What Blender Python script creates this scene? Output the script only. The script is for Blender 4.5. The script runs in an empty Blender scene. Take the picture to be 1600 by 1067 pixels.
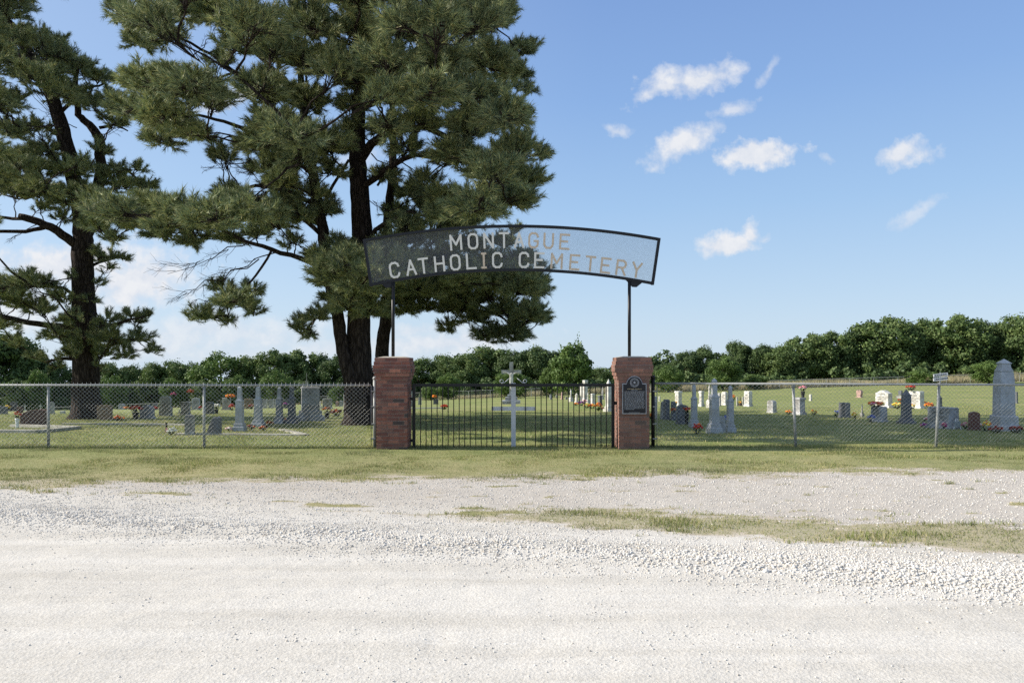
import bpy, bmesh, math, random
import numpy as np
from mathutils import Vector, Matrix
R = math.radians
random.seed(7)
rng = np.random.default_rng(11)
SC = bpy.context.scene
COL = SC.collection

# ---------------------------------------------------------------- camera
F = 1155.0; HZ = 565.0; CAMZ = 1.65          # focal length and horizon of the 1600 px photograph, eye height
cam_d = bpy.data.cameras.new('camera'); cam = bpy.data.objects.new('camera', cam_d); COL.objects.link(cam)
cam.location = (0, 0, CAMZ); cam.rotation_euler = (R(90), 0, 0)
cam_d.sensor_width = 36; cam_d.lens = 36*F/1600; cam_d.shift_y = (HZ-533.5)/1600
cam_d.clip_end = 3000; cam_d.clip_start = .05
SC.camera = cam

# ---------------------------------------------------------------- light
SUN_EL = 31.0; SUN_AZ = 4.5        # degrees; azimuth: behind the fence line from the left (-X) side
EXPO = .85
SKY = .1
sun_dir = Vector((-math.cos(R(SUN_AZ))*math.cos(R(SUN_EL)), math.sin(R(SUN_AZ))*math.cos(R(SUN_EL)), math.sin(R(SUN_EL))))
sd = bpy.data.lights.new('sun', 'SUN'); sd.energy = 4.1; sd.angle = R(.6); sd.color = (1, .93, .82)
so = bpy.data.objects.new('sun', sd); COL.objects.link(so); so.location = (-30, 5, 30)
so.rotation_euler = (-sun_dir).to_track_quat('-Z', 'Y').to_euler()
SC.view_settings.view_transform = 'Standard'; SC.view_settings.look = 'None'
SC.view_settings.exposure = EXPO; SC.view_settings.gamma = 1

world = bpy.data.worlds.new('World'); SC.world = world; world.use_nodes = True
def N(nt, t, **k):
    n = nt.nodes.new(t)
    for a, b in k.items(): setattr(n, a, b)
    return n
def MATH(nt, op, a, b=None, clamp=False):
    n = N(nt, 'ShaderNodeMath', operation=op, use_clamp=clamp)
    for i, v in enumerate((a, b)):
        if v is None: continue
        if isinstance(v, (int, float)): n.inputs[i].default_value = v
        else: nt.links.new(v, n.inputs[i])
    return n.outputs[0]
def ramp(nt, fac, stops, const=False):
    r = N(nt, 'ShaderNodeValToRGB'); cr = r.color_ramp
    if const: cr.interpolation = 'CONSTANT'
    while len(cr.elements) < len(stops): cr.elements.new(.5)
    for e, (p, c) in zip(cr.elements, stops): e.position = p; e.color = (*c, 1)
    nt.links.new(fac, r.inputs[0]); return r.outputs[0]
def mixc(nt, fac, a, b, mode='MIX'):
    n = N(nt, 'ShaderNodeMix', data_type='RGBA', blend_type=mode)
    for i, v in ((0, fac), (6, a), (7, b)):
        if isinstance(v, (int, float)): n.inputs[i].default_value = v
        elif isinstance(v, tuple): n.inputs[i].default_value = (*v, 1)
        else: nt.links.new(v, n.inputs[i])
    return n.outputs[2]
def build_world():
    nt = world.node_tree; nt.nodes.clear(); L = nt.links.new
    sky = N(nt, 'ShaderNodeTexSky', sky_type='NISHITA', sun_disc=False)
    sky.sun_elevation = R(SUN_EL); sky.sun_rotation = R(-90+SUN_AZ)
    sky.air_density = 1.0; sky.dust_density = 1.0; sky.ozone_density = 1.6; sky.altitude = 200
    bg = N(nt, 'ShaderNodeBackground'); bg.inputs[1].default_value = SKY
    tc = N(nt, 'ShaderNodeTexCoord'); sep = N(nt, 'ShaderNodeSeparateXYZ'); L(tc.outputs['Generated'], sep.inputs[0])
    ymax = MATH(nt, 'MAXIMUM', sep.outputs[1], .05)
    u = MATH(nt, 'DIVIDE', sep.outputs[0], ymax); v = MATH(nt, 'DIVIDE', sep.outputs[2], ymax)
    cb = N(nt, 'ShaderNodeCombineXYZ'); L(u, cb.inputs[0]); L(v, cb.inputs[1])
    nz = N(nt, 'ShaderNodeTexNoise'); nz.inputs['Scale'].default_value = 9; nz.inputs['Detail'].default_value = 6; nz.inputs['Roughness'].default_value = .62
    L(cb.outputs[0], nz.inputs['Vector'])
    sub = N(nt, 'ShaderNodeVectorMath', operation='SUBTRACT'); L(nz.outputs['Color'], sub.inputs[0]); sub.inputs[1].default_value = (.5, .5, .5)
    sc_ = N(nt, 'ShaderNodeVectorMath', operation='SCALE'); L(sub.outputs[0], sc_.inputs[0]); sc_.inputs['Scale'].default_value = .075
    add = N(nt, 'ShaderNodeVectorMath', operation='ADD'); L(cb.outputs[0], add.inputs[0]); L(sc_.outputs[0], add.inputs[1])
    nz2 = N(nt, 'ShaderNodeTexNoise'); nz2.inputs['Scale'].default_value = 32; nz2.inputs['Detail'].default_value = 8; nz2.inputs['Roughness'].default_value = .6
    L(cb.outputs[0], nz2.inputs['Vector'])
    n2 = MATH(nt, 'MULTIPLY', MATH(nt, 'SUBTRACT', nz2.outputs[0], .5), 2.3)
    # clouds: azimuth px, elevation px, half sizes, tilt, strength (in units of the photograph's angular grid)
    CL = [(1085,118,100,30,17,1.0),(1040,140,60,18,14,.9),(1196,112,26,12,35,.45),(1070,222,78,26,24,1.0),(1140,168,48,16,22,.7),(968,192,28,11,-8,.6),
          (1182,248,78,32,5,1.6),(1412,242,62,20,8,.95),(1425,330,62,14,33,.5),(1140,385,46,24,8,1.35),(1168,366,26,22,40,1.0),(1190,372,20,8,30,.5),(1282,250,16,8,0,.4),
          (345,160,50,22,8,1.1),(270,195,36,14,10,.8),(110,410,160,46,4,1.2),(215,440,115,56,8,1.2),(40,480,120,50,0,.8),(330,520,250,40,4,.6),
          (700,535,170,26,4,.75),(470,550,260,22,2,.5),(650,512,60,14,12,.6),(560,250,60,20,5,.5)]
    cur = None
    for (px, py, a, b, rot, s) in CL:
        m = N(nt, 'ShaderNodeMapping', vector_type='TEXTURE'); L(add.outputs[0], m.inputs['Vector'])
        m.inputs['Location'].default_value = ((px-800)/F, (HZ-py)/F, 0); m.inputs['Rotation'].default_value = (0, 0, R(rot)); m.inputs['Scale'].default_value = (a/F, b/F, 1)
        ln = N(nt, 'ShaderNodeVectorMath', operation='LENGTH'); L(m.outputs[0], ln.inputs[0])
        d = MATH(nt, 'SUBTRACT', 1.0, ln.outputs['Value'])
        d = MATH(nt, 'MULTIPLY', MATH(nt, 'ADD', MATH(nt, 'MULTIPLY', d, 1.25), n2), s)
        d = MATH(nt, 'MINIMUM', d, min(1., s))
        cur = d if cur is None else MATH(nt, 'MAXIMUM', cur, d)
    fr = MATH(nt, 'GREATER_THAN', sep.outputs[1], .06)
    dens = MATH(nt, 'MULTIPLY', MATH(nt, 'MAXIMUM', cur, 0., clamp=True), MATH(nt, 'MULTIPLY', fr, .93), clamp=True)
    # summer haze: the sky pales towards the horizon and a little towards the sun
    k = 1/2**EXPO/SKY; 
    rp = ramp(nt, MATH(nt, 'MAXIMUM', sep.outputs[2], 0.), [(0, (.62, .76, .90)), (.09, (.50, .675, .88)), (.20, (.37, .575, .86)), (.33, (.265, .45, .80)), (.45, (.215, .37, .72)), (.60, (.34, .44, .62)), (1, (.48, .55, .66))])  # top stops, above the view, are brightened as added fill light
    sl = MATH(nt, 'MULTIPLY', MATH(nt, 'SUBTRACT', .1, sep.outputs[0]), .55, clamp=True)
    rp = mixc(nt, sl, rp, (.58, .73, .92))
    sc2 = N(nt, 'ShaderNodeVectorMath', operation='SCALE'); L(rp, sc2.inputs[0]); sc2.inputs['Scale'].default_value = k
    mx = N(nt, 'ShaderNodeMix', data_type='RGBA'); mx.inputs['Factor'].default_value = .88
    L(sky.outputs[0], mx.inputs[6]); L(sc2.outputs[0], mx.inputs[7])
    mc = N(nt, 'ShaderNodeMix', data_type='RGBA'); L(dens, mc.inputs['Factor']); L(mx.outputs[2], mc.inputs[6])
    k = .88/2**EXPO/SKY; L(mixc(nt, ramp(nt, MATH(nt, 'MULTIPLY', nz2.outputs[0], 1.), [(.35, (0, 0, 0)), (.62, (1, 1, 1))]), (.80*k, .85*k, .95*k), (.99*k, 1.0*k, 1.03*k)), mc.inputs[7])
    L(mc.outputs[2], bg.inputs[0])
    out = N(nt, 'ShaderNodeOutputWorld'); L(bg.outputs[0], out.inputs[0])
    world.cycles.sampling_method = 'MANUAL'; world.cycles.sample_map_resolution = 512
build_world()
SC.cycles.use_denoising = False
SC.cycles.max_bounces = 5; SC.cycles.transparent_max_bounces = 6; SC.cycles.caustics_reflective = False; SC.cycles.caustics_refractive = False

# ---------------------------------------------------------------- terrain and pixel helpers
def vnoise(x, y, seed=0):
    x = np.asarray(x, float); y = np.asarray(y, float)
    xi = np.floor(x).astype(np.int64); yi = np.floor(y).astype(np.int64); fx = x-xi; fy = y-yi
    fx = fx*fx*(3-2*fx); fy = fy*fy*(3-2*fy)
    def h(a, b):
        n = (a*374761393+b*668265263+seed*1442695041) & 0xffffffff
        n = ((n ^ (n >> 13))*1274126177) & 0xffffffff
        return ((n ^ (n >> 16)) & 0xffff)/65535.
    return (h(xi, yi)*(1-fx)+h(xi+1, yi)*fx)*(1-fy)+(h(xi, yi+1)*(1-fx)+h(xi+1, yi+1)*fx)*fy
def fbm(x, y, seed=0, o=4):
    s = 0; a = .5; t = 0
    for i in range(o):
        s = s+a*vnoise(np.asarray(x)*2**i, np.asarray(y)*2**i, seed+i*17); t += a; a *= .55
    return s/t*2-1
def sstep(a, b, x):
    t = np.clip((x-a)/(b-a), 0, 1); return t*t*(3-2*t)
def gz(x, y):
    x = np.asarray(x, float); y = np.asarray(y, float)
    t = np.clip(y-14.3, 0, 125.); t = np.where(t < 2, t*t/4, t-1)
    z = -.0388*t+.034*np.clip(x, -85, 85)*t/96
    d = y+.272*x
    z = z+.045*np.exp(-((d-6.6)/.45)**2)*(np.abs(x) < 40)+.03*sstep(10, 12.5, y)*(y < 14.3)+.03*np.exp(-np.clip(y-14.3, 0, 50))*(y >= 14.3)
    z = z-.02*np.clip(y-146, 0, 2000)
    z = z+.012*fbm(x*1.1, y*1.6, 3, 3)*(np.abs(y) < 60)
    return z
def gzf(x, y): return float(gz(x, y))
def W(px, py, Y): return Vector(((px-800)/F*Y, Y, CAMZ-(py-HZ)/F*Y))
def depth(px, py, lo=3.0, hi=118.):
    """distance at which the ground is seen at that pixel row"""
    ys = np.concatenate([np.linspace(lo, 40, 1500), np.linspace(40, hi, 1500)]); xs = (px-800)/F*ys
    p = HZ+F*(CAMZ-gz(xs, ys))/ys
    k = np.where(p <= py)[0]
    return float(ys[k[0]]) if len(k) else float(ys[int(np.argmin(p))])

# ---------------------------------------------------------------- object helpers
def tag(o, label=None, cat=None, group=None, kind=None):
    if label: o['label'] = label
    if cat: o['category'] = cat
    if group: o['group'] = group
    if kind: o['kind'] = kind
    return o
def empty(name, loc, rz=0, label=None, cat=None, group=None):
    o = bpy.data.objects.new(name, None); COL.objects.link(o); o.location = loc; o.rotation_euler = (0, 0, rz); o.empty_display_size = .2
    return tag(o, label, cat, group)
def link(name, me, mat, parent=None, loc=(0, 0, 0), rz=0):
    o = bpy.data.objects.new(name, me); COL.objects.link(o)
    if mat: me.materials.append(mat) if not me.materials else None
    o.location = loc; o.rotation_euler = (0, 0, rz)
    if parent: o.parent = parent
    return o
def mesh_np(name, V, Fc, n):
    """V (k,3); Fc (m,n) faces all with n corners"""
    V = np.asarray(V, np.float32); Fc = np.asarray(Fc, np.int32)
    me = bpy.data.meshes.new(name); me.vertices.add(len(V)); me.vertices.foreach_set('co', V.ravel())
    me.loops.add(Fc.size); me.loops.foreach_set('vertex_index', Fc.ravel())
    me.polygons.add(len(Fc)); me.polygons.foreach_set('loop_start', np.arange(len(Fc), dtype=np.int32)*n)
    me.update(calc_edges=True); me.validate()
    return me
def smooth(me):
    me.polygons.foreach_set('use_smooth', np.ones(len(me.polygons), bool)); return me
class MB:
    def __init__(s): s.v = []; s.f = []
    def add(s, vs, fs):
        b = len(s.v); s.v += [tuple(v) for v in vs]; s.f += [tuple(b+i for i in f) for f in fs]; return s
    def box(s, cx, cy, cz, sx, sy, sz, M=None, tx=1, ty=1, ch=0):
        """box centred in x, y, standing on cz; tx, ty taper of the top; ch top chamfer"""
        lv = [(cz, 1, 1), (cz+sz-ch, tx if not ch else 1, ty if not ch else 1)]
        if ch: lv.append((cz+sz, 1-2*ch/sx, 1-2*ch/sy))
        vs = []
        for (z, a, b) in lv:
            for (i, j) in ((-1, -1), (1, -1), (1, 1), (-1, 1)): vs.append(Vector((cx+i*sx/2*a, cy+j*sy/2*b, z)))
        fs = [(3, 2, 1, 0)]
        for k in range(len(lv)-1):
            o = 4*k
            for i in range(4): fs.append((o+i, o+(i+1) % 4, o+4+(i+1) % 4, o+4+i))
        o = 4*(len(lv)-1); fs.append((o, o+1, o+2, o+3))
        if M: vs = [M@v for v in vs]
        return s.add(vs, fs)
    def prism(s, prof, y0, y1, M=None, bev=0):
        """profile (x,z) counter-clockwise seen from -y, extruded from y0 (front) to y1"""
        n = len(prof); vs = []; rings = []
        cx = sum(p[0] for p in prof)/n; cz = sum(p[1] for p in prof)/n
        zm = min(p[1] for p in prof)
        def ring(y, ins):
            r = []
            for (x, z) in prof:
                k = max(1e-3, math.hypot(x-cx, z-cz)); q = 1-ins/k
                r.append(Vector((cx+(x-cx)*q, y, (cz+(z-cz)*q) if z > zm+1e-4 else z)))
            return r
        rs = [ring(y0, bev), ring(y0+bev, 0), ring(y1-bev, 0), ring(y1, bev)] if bev else [ring(y0, 0), ring(y1, 0)]
        for r in rs: vs += r
        fs = [tuple(range(n))]
        for k in range(len(rs)-1):
            for i in range(n): j = (i+1) % n; fs.append((k*n+i, (k+1)*n+i, (k+1)*n+j, k*n+j))
        fs.append(tuple(reversed(range((len(rs)-1)*n, len(rs)*n))))
        if M: vs = [M@v for v in vs]
        return s.add(vs, fs)
    def lathe(s, prof, n=12, M=None, cap=True):
        """prof list of (r,z) bottom to top"""
        vs = []; fs = []
        for (r, z) in prof:
            for i in range(n): a = 2*math.pi*(i+.5)/n; vs.append(Vector((r*math.cos(a), r*math.sin(a), z)))
        for k in range(len(prof)-1):
            for i in range(n): j = (i+1) % n; fs.append((k*n+i, k*n+j, (k+1)*n+j, (k+1)*n+i))
        if cap: fs.append(tuple(reversed(range(n)))); fs.append(tuple(range((len(prof)-1)*n, len(prof)*n)))
        if M: vs = [M@v for v in vs]
        return s.add(vs, fs)
    def tube(s, pts, rad, n=8, jit=0):
        pts = [Vector(p) for p in pts]; m = len(pts)
        rad = rad if isinstance(rad, (list, tuple)) else [rad]*m
        vs = []; fs = []; up = Vector((0, 0, 1)); prev = None
        for k in range(m):
            t = (pts[min(k+1, m-1)]-pts[max(k-1, 0)]).normalized()
            if prev is None: a = t.orthogonal().normalized()
            else: a = (prev-t*prev.dot(t)); a = a.normalized() if a.length > 1e-5 else t.orthogonal().normalized()
            prev = a; b = t.cross(a)
            for i in range(n):
                q = 2*math.pi*i/n; r = rad[k]*(1+jit*(random.random()-.5)); vs.append(pts[k]+a*(r*math.cos(q))+b*(r*math.sin(q)))
        for k in range(m-1):
            for i in range(n): j = (i+1) % n; fs.append((k*n+i, k*n+j, (k+1)*n+j, (k+1)*n+i))
        fs.append(tuple(reversed(range(n)))); fs.append(tuple(range((m-1)*n, m*n)))
        return s.add(vs, fs)
    def ball(s, c, r, M=None, sq=1, jit=0):
        ph = (1+5**.5)/2
        vs = [Vector(v).normalized() for v in ((-1,ph,0),(1,ph,0),(-1,-ph,0),(1,-ph,0),(0,-1,ph),(0,1,ph),(0,-1,-ph),(0,1,-ph),(ph,0,-1),(ph,0,1),(-ph,0,-1),(-ph,0,1))]
        fs = [(0,11,5),(0,5,1),(0,1,7),(0,7,10),(0,10,11),(1,5,9),(5,11,4),(11,10,2),(10,7,6),(7,1,8),(3,9,4),(3,4,2),(3,2,6),(3,6,8),(3,8,9),(4,9,5),(2,4,11),(6,2,10),(8,6,7),(9,8,1)]
        out = []
        for v in vs:
            q = r*(1+jit*(random.random()-.5)*2); out.append(Vector(c)+Vector((v.x*q, v.y*q, v.z*q*sq)))
        if M: out = [M@v for v in out]
        return s.add(out, fs)
    def build(s, name, mat, parent=None, sm=False, loc=(0, 0, 0), rz=0):
        me = bpy.data.meshes.new(name); me.from_pydata(s.v, [], s.f); me.update()
        if sm: smooth(me)
        return link(name, me, mat, parent, loc, rz)
def prisms_np(P0, P1, r0, r1, n=3):
    P0 = np.asarray(P0, float); P1 = np.asarray(P1, float); k = len(P0)
    t = P1-P0; t /= np.maximum(np.linalg.norm(t, axis=1, keepdims=True), 1e-6)
    up = np.where(np.abs(t[:, 2:3]) > .9, np.array([[1., 0, 0]]), np.array([[0, 0, 1.]]))
    a = np.cross(t, up); a /= np.linalg.norm(a, axis=1, keepdims=True); b = np.cross(t, a)
    V = np.zeros((k, 2*n, 3)); r0 = np.broadcast_to(r0, (k,)); r1 = np.broadcast_to(r1, (k,))
    for i in range(n):
        q = 2*math.pi*i/n; o = a*math.cos(q)+b*math.sin(q)
        V[:, i] = P0+o*r0[:, None]; V[:, n+i] = P1+o*r1[:, None]
    f = np.array([(i, (i+1) % n, n+(i+1) % n, n+i) for i in range(n)])
    Fq = (np.arange(k)[:, None, None]*2*n+f[None]).reshape(-1, 4)
    return V.reshape(-1, 3), Fq

# ---------------------------------------------------------------- materials
MATS = {}
def base_mat(name, rough=.8, spec=.3):
    m = bpy.data.materials.new(name); m.use_nodes = True; nt = m.node_tree; b = nt.nodes['Principled BSDF']
    b.inputs['Roughness'].default_value = rough; b.inputs['Specular IOR Level'].default_value = spec
    return m, nt, b
def noise(nt, scale, detail=4, rough=.6, vec=None, dist=0):
    n = N(nt, 'ShaderNodeTexNoise'); n.inputs['Scale'].default_value = scale; n.inputs['Detail'].default_value = detail
    n.inputs['Roughness'].default_value = rough; n.inputs['Distortion'].default_value = dist
    if vec is not None: nt.links.new(vec, n.inputs['Vector'])
    return n.outputs[0]
def objco(nt): return N(nt, 'ShaderNodeTexCoord').outputs['Object']
def geo(nt): return N(nt, 'ShaderNodeNewGeometry')
def bump(nt, b, h, strength=.3, dist=.01, prev=None):
    n = N(nt, 'ShaderNodeBump'); n.inputs['Strength'].default_value = strength; n.inputs['Distance'].default_value = dist
    nt.links.new(h, n.inputs['Height'])
    if prev is not None: nt.links.new(prev, n.inputs['Normal'])
    nt.links.new(n.outputs[0], b.inputs['Normal']); return n.outputs[0]
def stone_mat(name, col, dark, scale=60, rough=.65, stain=.5):
    m, nt, b = base_mat(name, rough, .3); oc = objco(nt)
    sp = noise(nt, scale, 3, .7, oc); big = noise(nt, 2.6, 5, .65, oc)
    c = ramp(nt, sp, [(.35, dark), (.62, col)])
    st = ramp(nt, big, [(.38, tuple(x*(1-stain) for x in (1, .97, .9))), (.6, (1, 1, 1))])
    nt.links.new(mixc(nt, 1., c, st, 'MULTIPLY'), b.inputs['Base Color']); bump(nt, b, sp, .25, .004)
    MATS[name] = m; return m
stone_mat('grey_granite', (.50, .52, .55), (.30, .31, .33), 70)
stone_mat('light_granite', (.55, .55, .55), (.33, .33, .34), 70)
stone_mat('pale_blue_marble', (.50, .525, .57), (.40, .42, .46), 14, .6, .22)
stone_mat('white_marble', (.74, .73, .70), (.55, .54, .52), 12, .6, .42)
stone_mat('weathered_stone', (.46, .46, .44), (.24, .24, .23), 9, .8, .6)
stone_mat('dark_granite', (.10, .105, .12), (.04, .04, .05), 80, .4, .2)
stone_mat('slate_granite', (.18, .19, .22), (.10, .11, .13), 80, .5, .3)
stone_mat('brown_granite', (.15, .09, .07), (.06, .035, .03), 60, .55, .3)
stone_mat('tan_granite', (.34, .25, .17), (.18, .12, .08), 60, .6, .3)
stone_mat('red_granite', (.22, .10, .08), (.09, .04, .035), 60, .5, .2)
stone_mat('pink_granite', (.52, .36, .32), (.34, .21, .19), 60, .6, .2)
stone_mat('concrete', (.52, .50, .45), (.36, .35, .31), 25, .9, .3)
def flat_mat(name, col, rough=.6, metal=0, var=.15, scale=8, spec=.3):
    m, nt, b = base_mat(name, rough, spec); b.inputs['Metallic'].default_value = metal
    n = noise(nt, scale, 4, .6, objco(nt))
    nt.links.new(ramp(nt, n, [(.3, tuple(c*(1-var) for c in col)), (.7, tuple(min(1, c*(1+var)) for c in col))]), b.inputs['Base Color'])
    MATS[name] = m; return m
flat_mat('galvanised', (.30, .31, .31), .55, .2, .12, 14)
flat_mat('galvanised_wire', (.40, .41, .40), .5, .2, .1, 3)
flat_mat('black_iron', (.012, .012, .014), .45, 0, .3, 20)
flat_mat('sign_mesh', (.27, .28, .31), .6, .2, .15, 3)
flat_mat('cream_paint', (.72, .69, .62), .7, 0, .08, 20)
flat_mat('letter_tan', (.60, .49, .37), .8, 0, .22, 25)  # browner tone given to some sign letters, picked letter by letter
flat_mat('silver_paint', (.50, .51, .54), .6, .1, .1, 15)
flat_mat('white_paint', (.78, .78, .76), .6, 0, .08, 15)
flat_mat('plaque_black', (.010, .011, .016), .35, 0, .2, 30)
flat_mat('plaque_silver', (.34, .35, .38), .45, .5, .15, 60)
flat_mat('plaque_gold', (.50, .40, .24), .5, .2, .1, 60)
flat_mat('white_plastic', (.75, .76, .78), .4, 0, .05, 10)
flat_mat('grey_plastic', (.30, .34, .36), .5, 0, .1, 10)
flat_mat('letter_black', (.02, .02, .02), .7)
flat_mat('flag_cloth', (.6, .25, .28), .8)
flat_mat('mortar', (.30, .24, .21), .95, 0, .2, 40)
flat_mat('mortar_cap', (.42, .38, .32), .95, 0, .25, 18)
def foliage_mat(name, stops, transl=.25, rough=.6):
    m, nt, b = base_mat(name, rough, .25); g = geo(nt)
    c = ramp(nt, g.outputs['Random Per Island'], stops)
    big = noise(nt, .55, 3, .5, g.outputs['Position'])
    c = mixc(nt, 1., c, ramp(nt, big, [(.35, (.78, .80, .82)), (.65, (1.15, 1.12, 1.0))]), 'MULTIPLY')
    nt.links.new(c, b.inputs['Base Color'])
    t = N(nt, 'ShaderNodeBsdfTranslucent'); nt.links.new(c, t.inputs[0])
    mx = N(nt, 'ShaderNodeMixShader'); mx.inputs[0].default_value = transl
    nt.links.new(b.outputs[0], mx.inputs[1]); nt.links.new(t.outputs[0], mx.inputs[2]); nt.links.new(mx.outputs[0], nt.nodes['Material Output'].inputs[0])
    MATS[name] = m; return m
foliage_mat('pine_needles', [(0, (.085, .135, .085)), (.40, (.175, .225, .118)), (.75, (.32, .355, .155)), (1, (.48, .45, .22))], .10)
foliage_mat('pine_needles_dark', [(0, (.06, .10, .055)), (.6, (.09, .135, .065)), (1, (.15, .17, .075))], .25)
foliage_mat('oak_leaves', [(0, (.078, .130, .042)), (.6, (.122, .180, .060)), (1, (.18, .23, .085))], .25)
foliage_mat('oak_leaves_dark', [(0, (.056, .098, .036)), (.6, (.088, .138, .050)), (1, (.13, .175, .065))], .2)
foliage_mat('light_leaves', [(0, (.080, .140, .036)), (.6, (.115, .185, .050)), (1, (.17, .235, .072))], .22)
foliage_mat('grass_blades', [(0, (.15, .21, .06)), (.42, (.24, .28, .10)), (.68, (.38, .35, .18)), (1, (.50, .44, .28))], .3, .8)
foliage_mat('dry_grass', [(0, (.38, .33, .21)), (.6, (.48, .42, .28)), (1, (.30, .33, .17))], .3, .8)
foliage_mat('flower_leaves', [(0, (.02, .045, .015)), (1, (.05, .08, .025))], .1)
def blossom_mat(name, cols):
    m, nt, b = base_mat(name, .6, .2); g = geo(nt); n = len(cols)
    c = ramp(nt, g.outputs['Random Per Island'], [(i/n, cc) for i, cc in enumerate(cols)], True)
    nt.links.new(c, b.inputs['Base Color']); MATS[name] = m; return m
RED = (.55, .03, .02); ORA = (.80, .22, .03); YEL = (.80, .60, .06); DOR = (.42, .10, .02); PNK = (.75, .25, .32); LPK = (.75, .50, .48); PUR = (.18, .06, .28); BLU = (.10, .14, .42); WHT = (.75, .74, .70); MAG = (.40, .03, .20)
for nm, cs in dict(red=[RED, (.38, .02, .02), RED, DOR], orange=[ORA, (.85, .35, .05), DOR, ORA], yellow=[YEL, (.75, .68, .2), YEL, ORA], pink=[PNK, LPK, PNK], palepink=[LPK, WHT, LPK],
                   purple=[PUR, MAG, PUR], blue=[BLU, (.2, .25, .5), BLU], white=[WHT, WHT, (.7, .7, .6)], magenta=[MAG, PNK, MAG], rust=[DOR, (.25, .05, .02), ORA], mixed=[RED, ORA, YEL, PNK, ORA],
                   darkred=[(.12, .015, .015), (.06, .01, .01), DOR], wine=[(.16, .02, .02), (.3, .05, .03)]).items(): blossom_mat('blossom_'+nm, cs)
def bark_mat():
    m, nt, b = base_mat('pine_bark', .95, .1); g = geo(nt)
    mp = N(nt, 'ShaderNodeMapping'); mp.inputs['Scale'].default_value = (9, 9, 1.8); nt.links.new(g.outputs['Position'], mp.inputs[0])
    v = N(nt, 'ShaderNodeTexVoronoi', feature='DISTANCE_TO_EDGE'); v.inputs['Scale'].default_value = 1.1; nt.links.new(mp.outputs[0], v.inputs['Vector'])
    n = noise(nt, 1.7, 6, .7, mp.outputs[0])
    c = ramp(nt, n, [(.3, (.022, .017, .015)), (.55, (.062, .048, .041)), (.78, (.13, .105, .09))])
    e = ramp(nt, v.outputs['Distance'], [(0, (.35, .33, .33)), (.18, (1, 1, 1))])
    nt.links.new(mixc(nt, 1., c, e, 'MULTIPLY'), b.inputs['Base Color'])
    p = bump(nt, b, v.outputs['Distance'], .9, .08); bump(nt, b, n, .6, .03, p); MATS['pine_bark'] = m
bark_mat()
def brick_mat(name, dusty):
    m, nt, b = base_mat(name, .85, .2); g = geo(nt)
    k = 1.32 if dusty else 1.3
    c = ramp(nt, g.outputs['Random Per Island'], [(0, (.19*k, .075*k, .058*k)), (.2, (.25*k, .115*k, .09*k)), (.38, (.15*k, .062*k, .055*k)), (.56, (.21*k, .11*k, .092*k)), (.72, (.13*k, .065*k, .06*k)), (.90, (.06, .052, .058)), (.96, (.34*k, .15*k, .11*k))], True)
    n = noise(nt, 22, 6, .7, objco(nt)); big = noise(nt, 3.2, 4, .6, objco(nt))
    c = mixc(nt, 1., c, ramp(nt, n, [(.25, (.62, .62, .64)), (.75, (1.3, 1.25, 1.2))]), 'MULTIPLY')
    c = mixc(nt, 1., c, ramp(nt, big, [(.35, (.72, .72, .76)), (.7, (1.18, 1.12, 1.08))]), 'MULTIPLY')
    c = mixc(nt, .46 if dusty else .16, c, (.215, .16, .14))
    c = mixc(nt, 1., c, (1.02, .98, .92), 'MULTIPLY')
    nt.links.new(c, b.inputs['Base Color']); bump(nt, b, n, .5, .006); MATS[name] = m
brick_mat('brick_red', False); brick_mat('brick_rose', True)
# ================================================================ GROUND
def grass_mask(x, y):
    x = np.asarray(x, float); y = np.asarray(y, float); d = y+.272*x
    n = fbm(x*.9, y*2.2, 21, 4); n2 = fbm(x*2.2, y*7, 5, 3)
    edge = 10.55+.07*np.clip(x, -5.5, 12)
    a = sstep(edge-.50, edge+.55, y+.45*n+.45*n2+.3*fbm(x*5,y*14,93,3))
    farr = 8.05+.30*np.clip(x+.6, 0, 2.4)
    b = .66*sstep(7.40, 7.68, d+.22*n2+.2*fbm(x*6,y*14,92,3))*(1-sstep(farr-.35, farr+.2, d+.45*n+.45*n2+.25*fbm(x*5,y*14,91,3)))*sstep(-1.1, .6, x+.8*n)
    wis = sstep(.10, .45, n2+.35*n)*np.exp(-((d-7.95)/.28)**2)*(x < .5)
    lft = .62*sstep(-5.0, -6.2, x+.9*n)*sstep(7.6, 7.9, d)*sstep(-.25, .35, n2+.3+.5*(y-9.3))
    spots = sstep(.42, .6, n2)*(y > 7.9)*(d > 8)*.8
    return np.clip(np.maximum.reduce([a, b, wis, lft, spots]), 0, 1)
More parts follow.
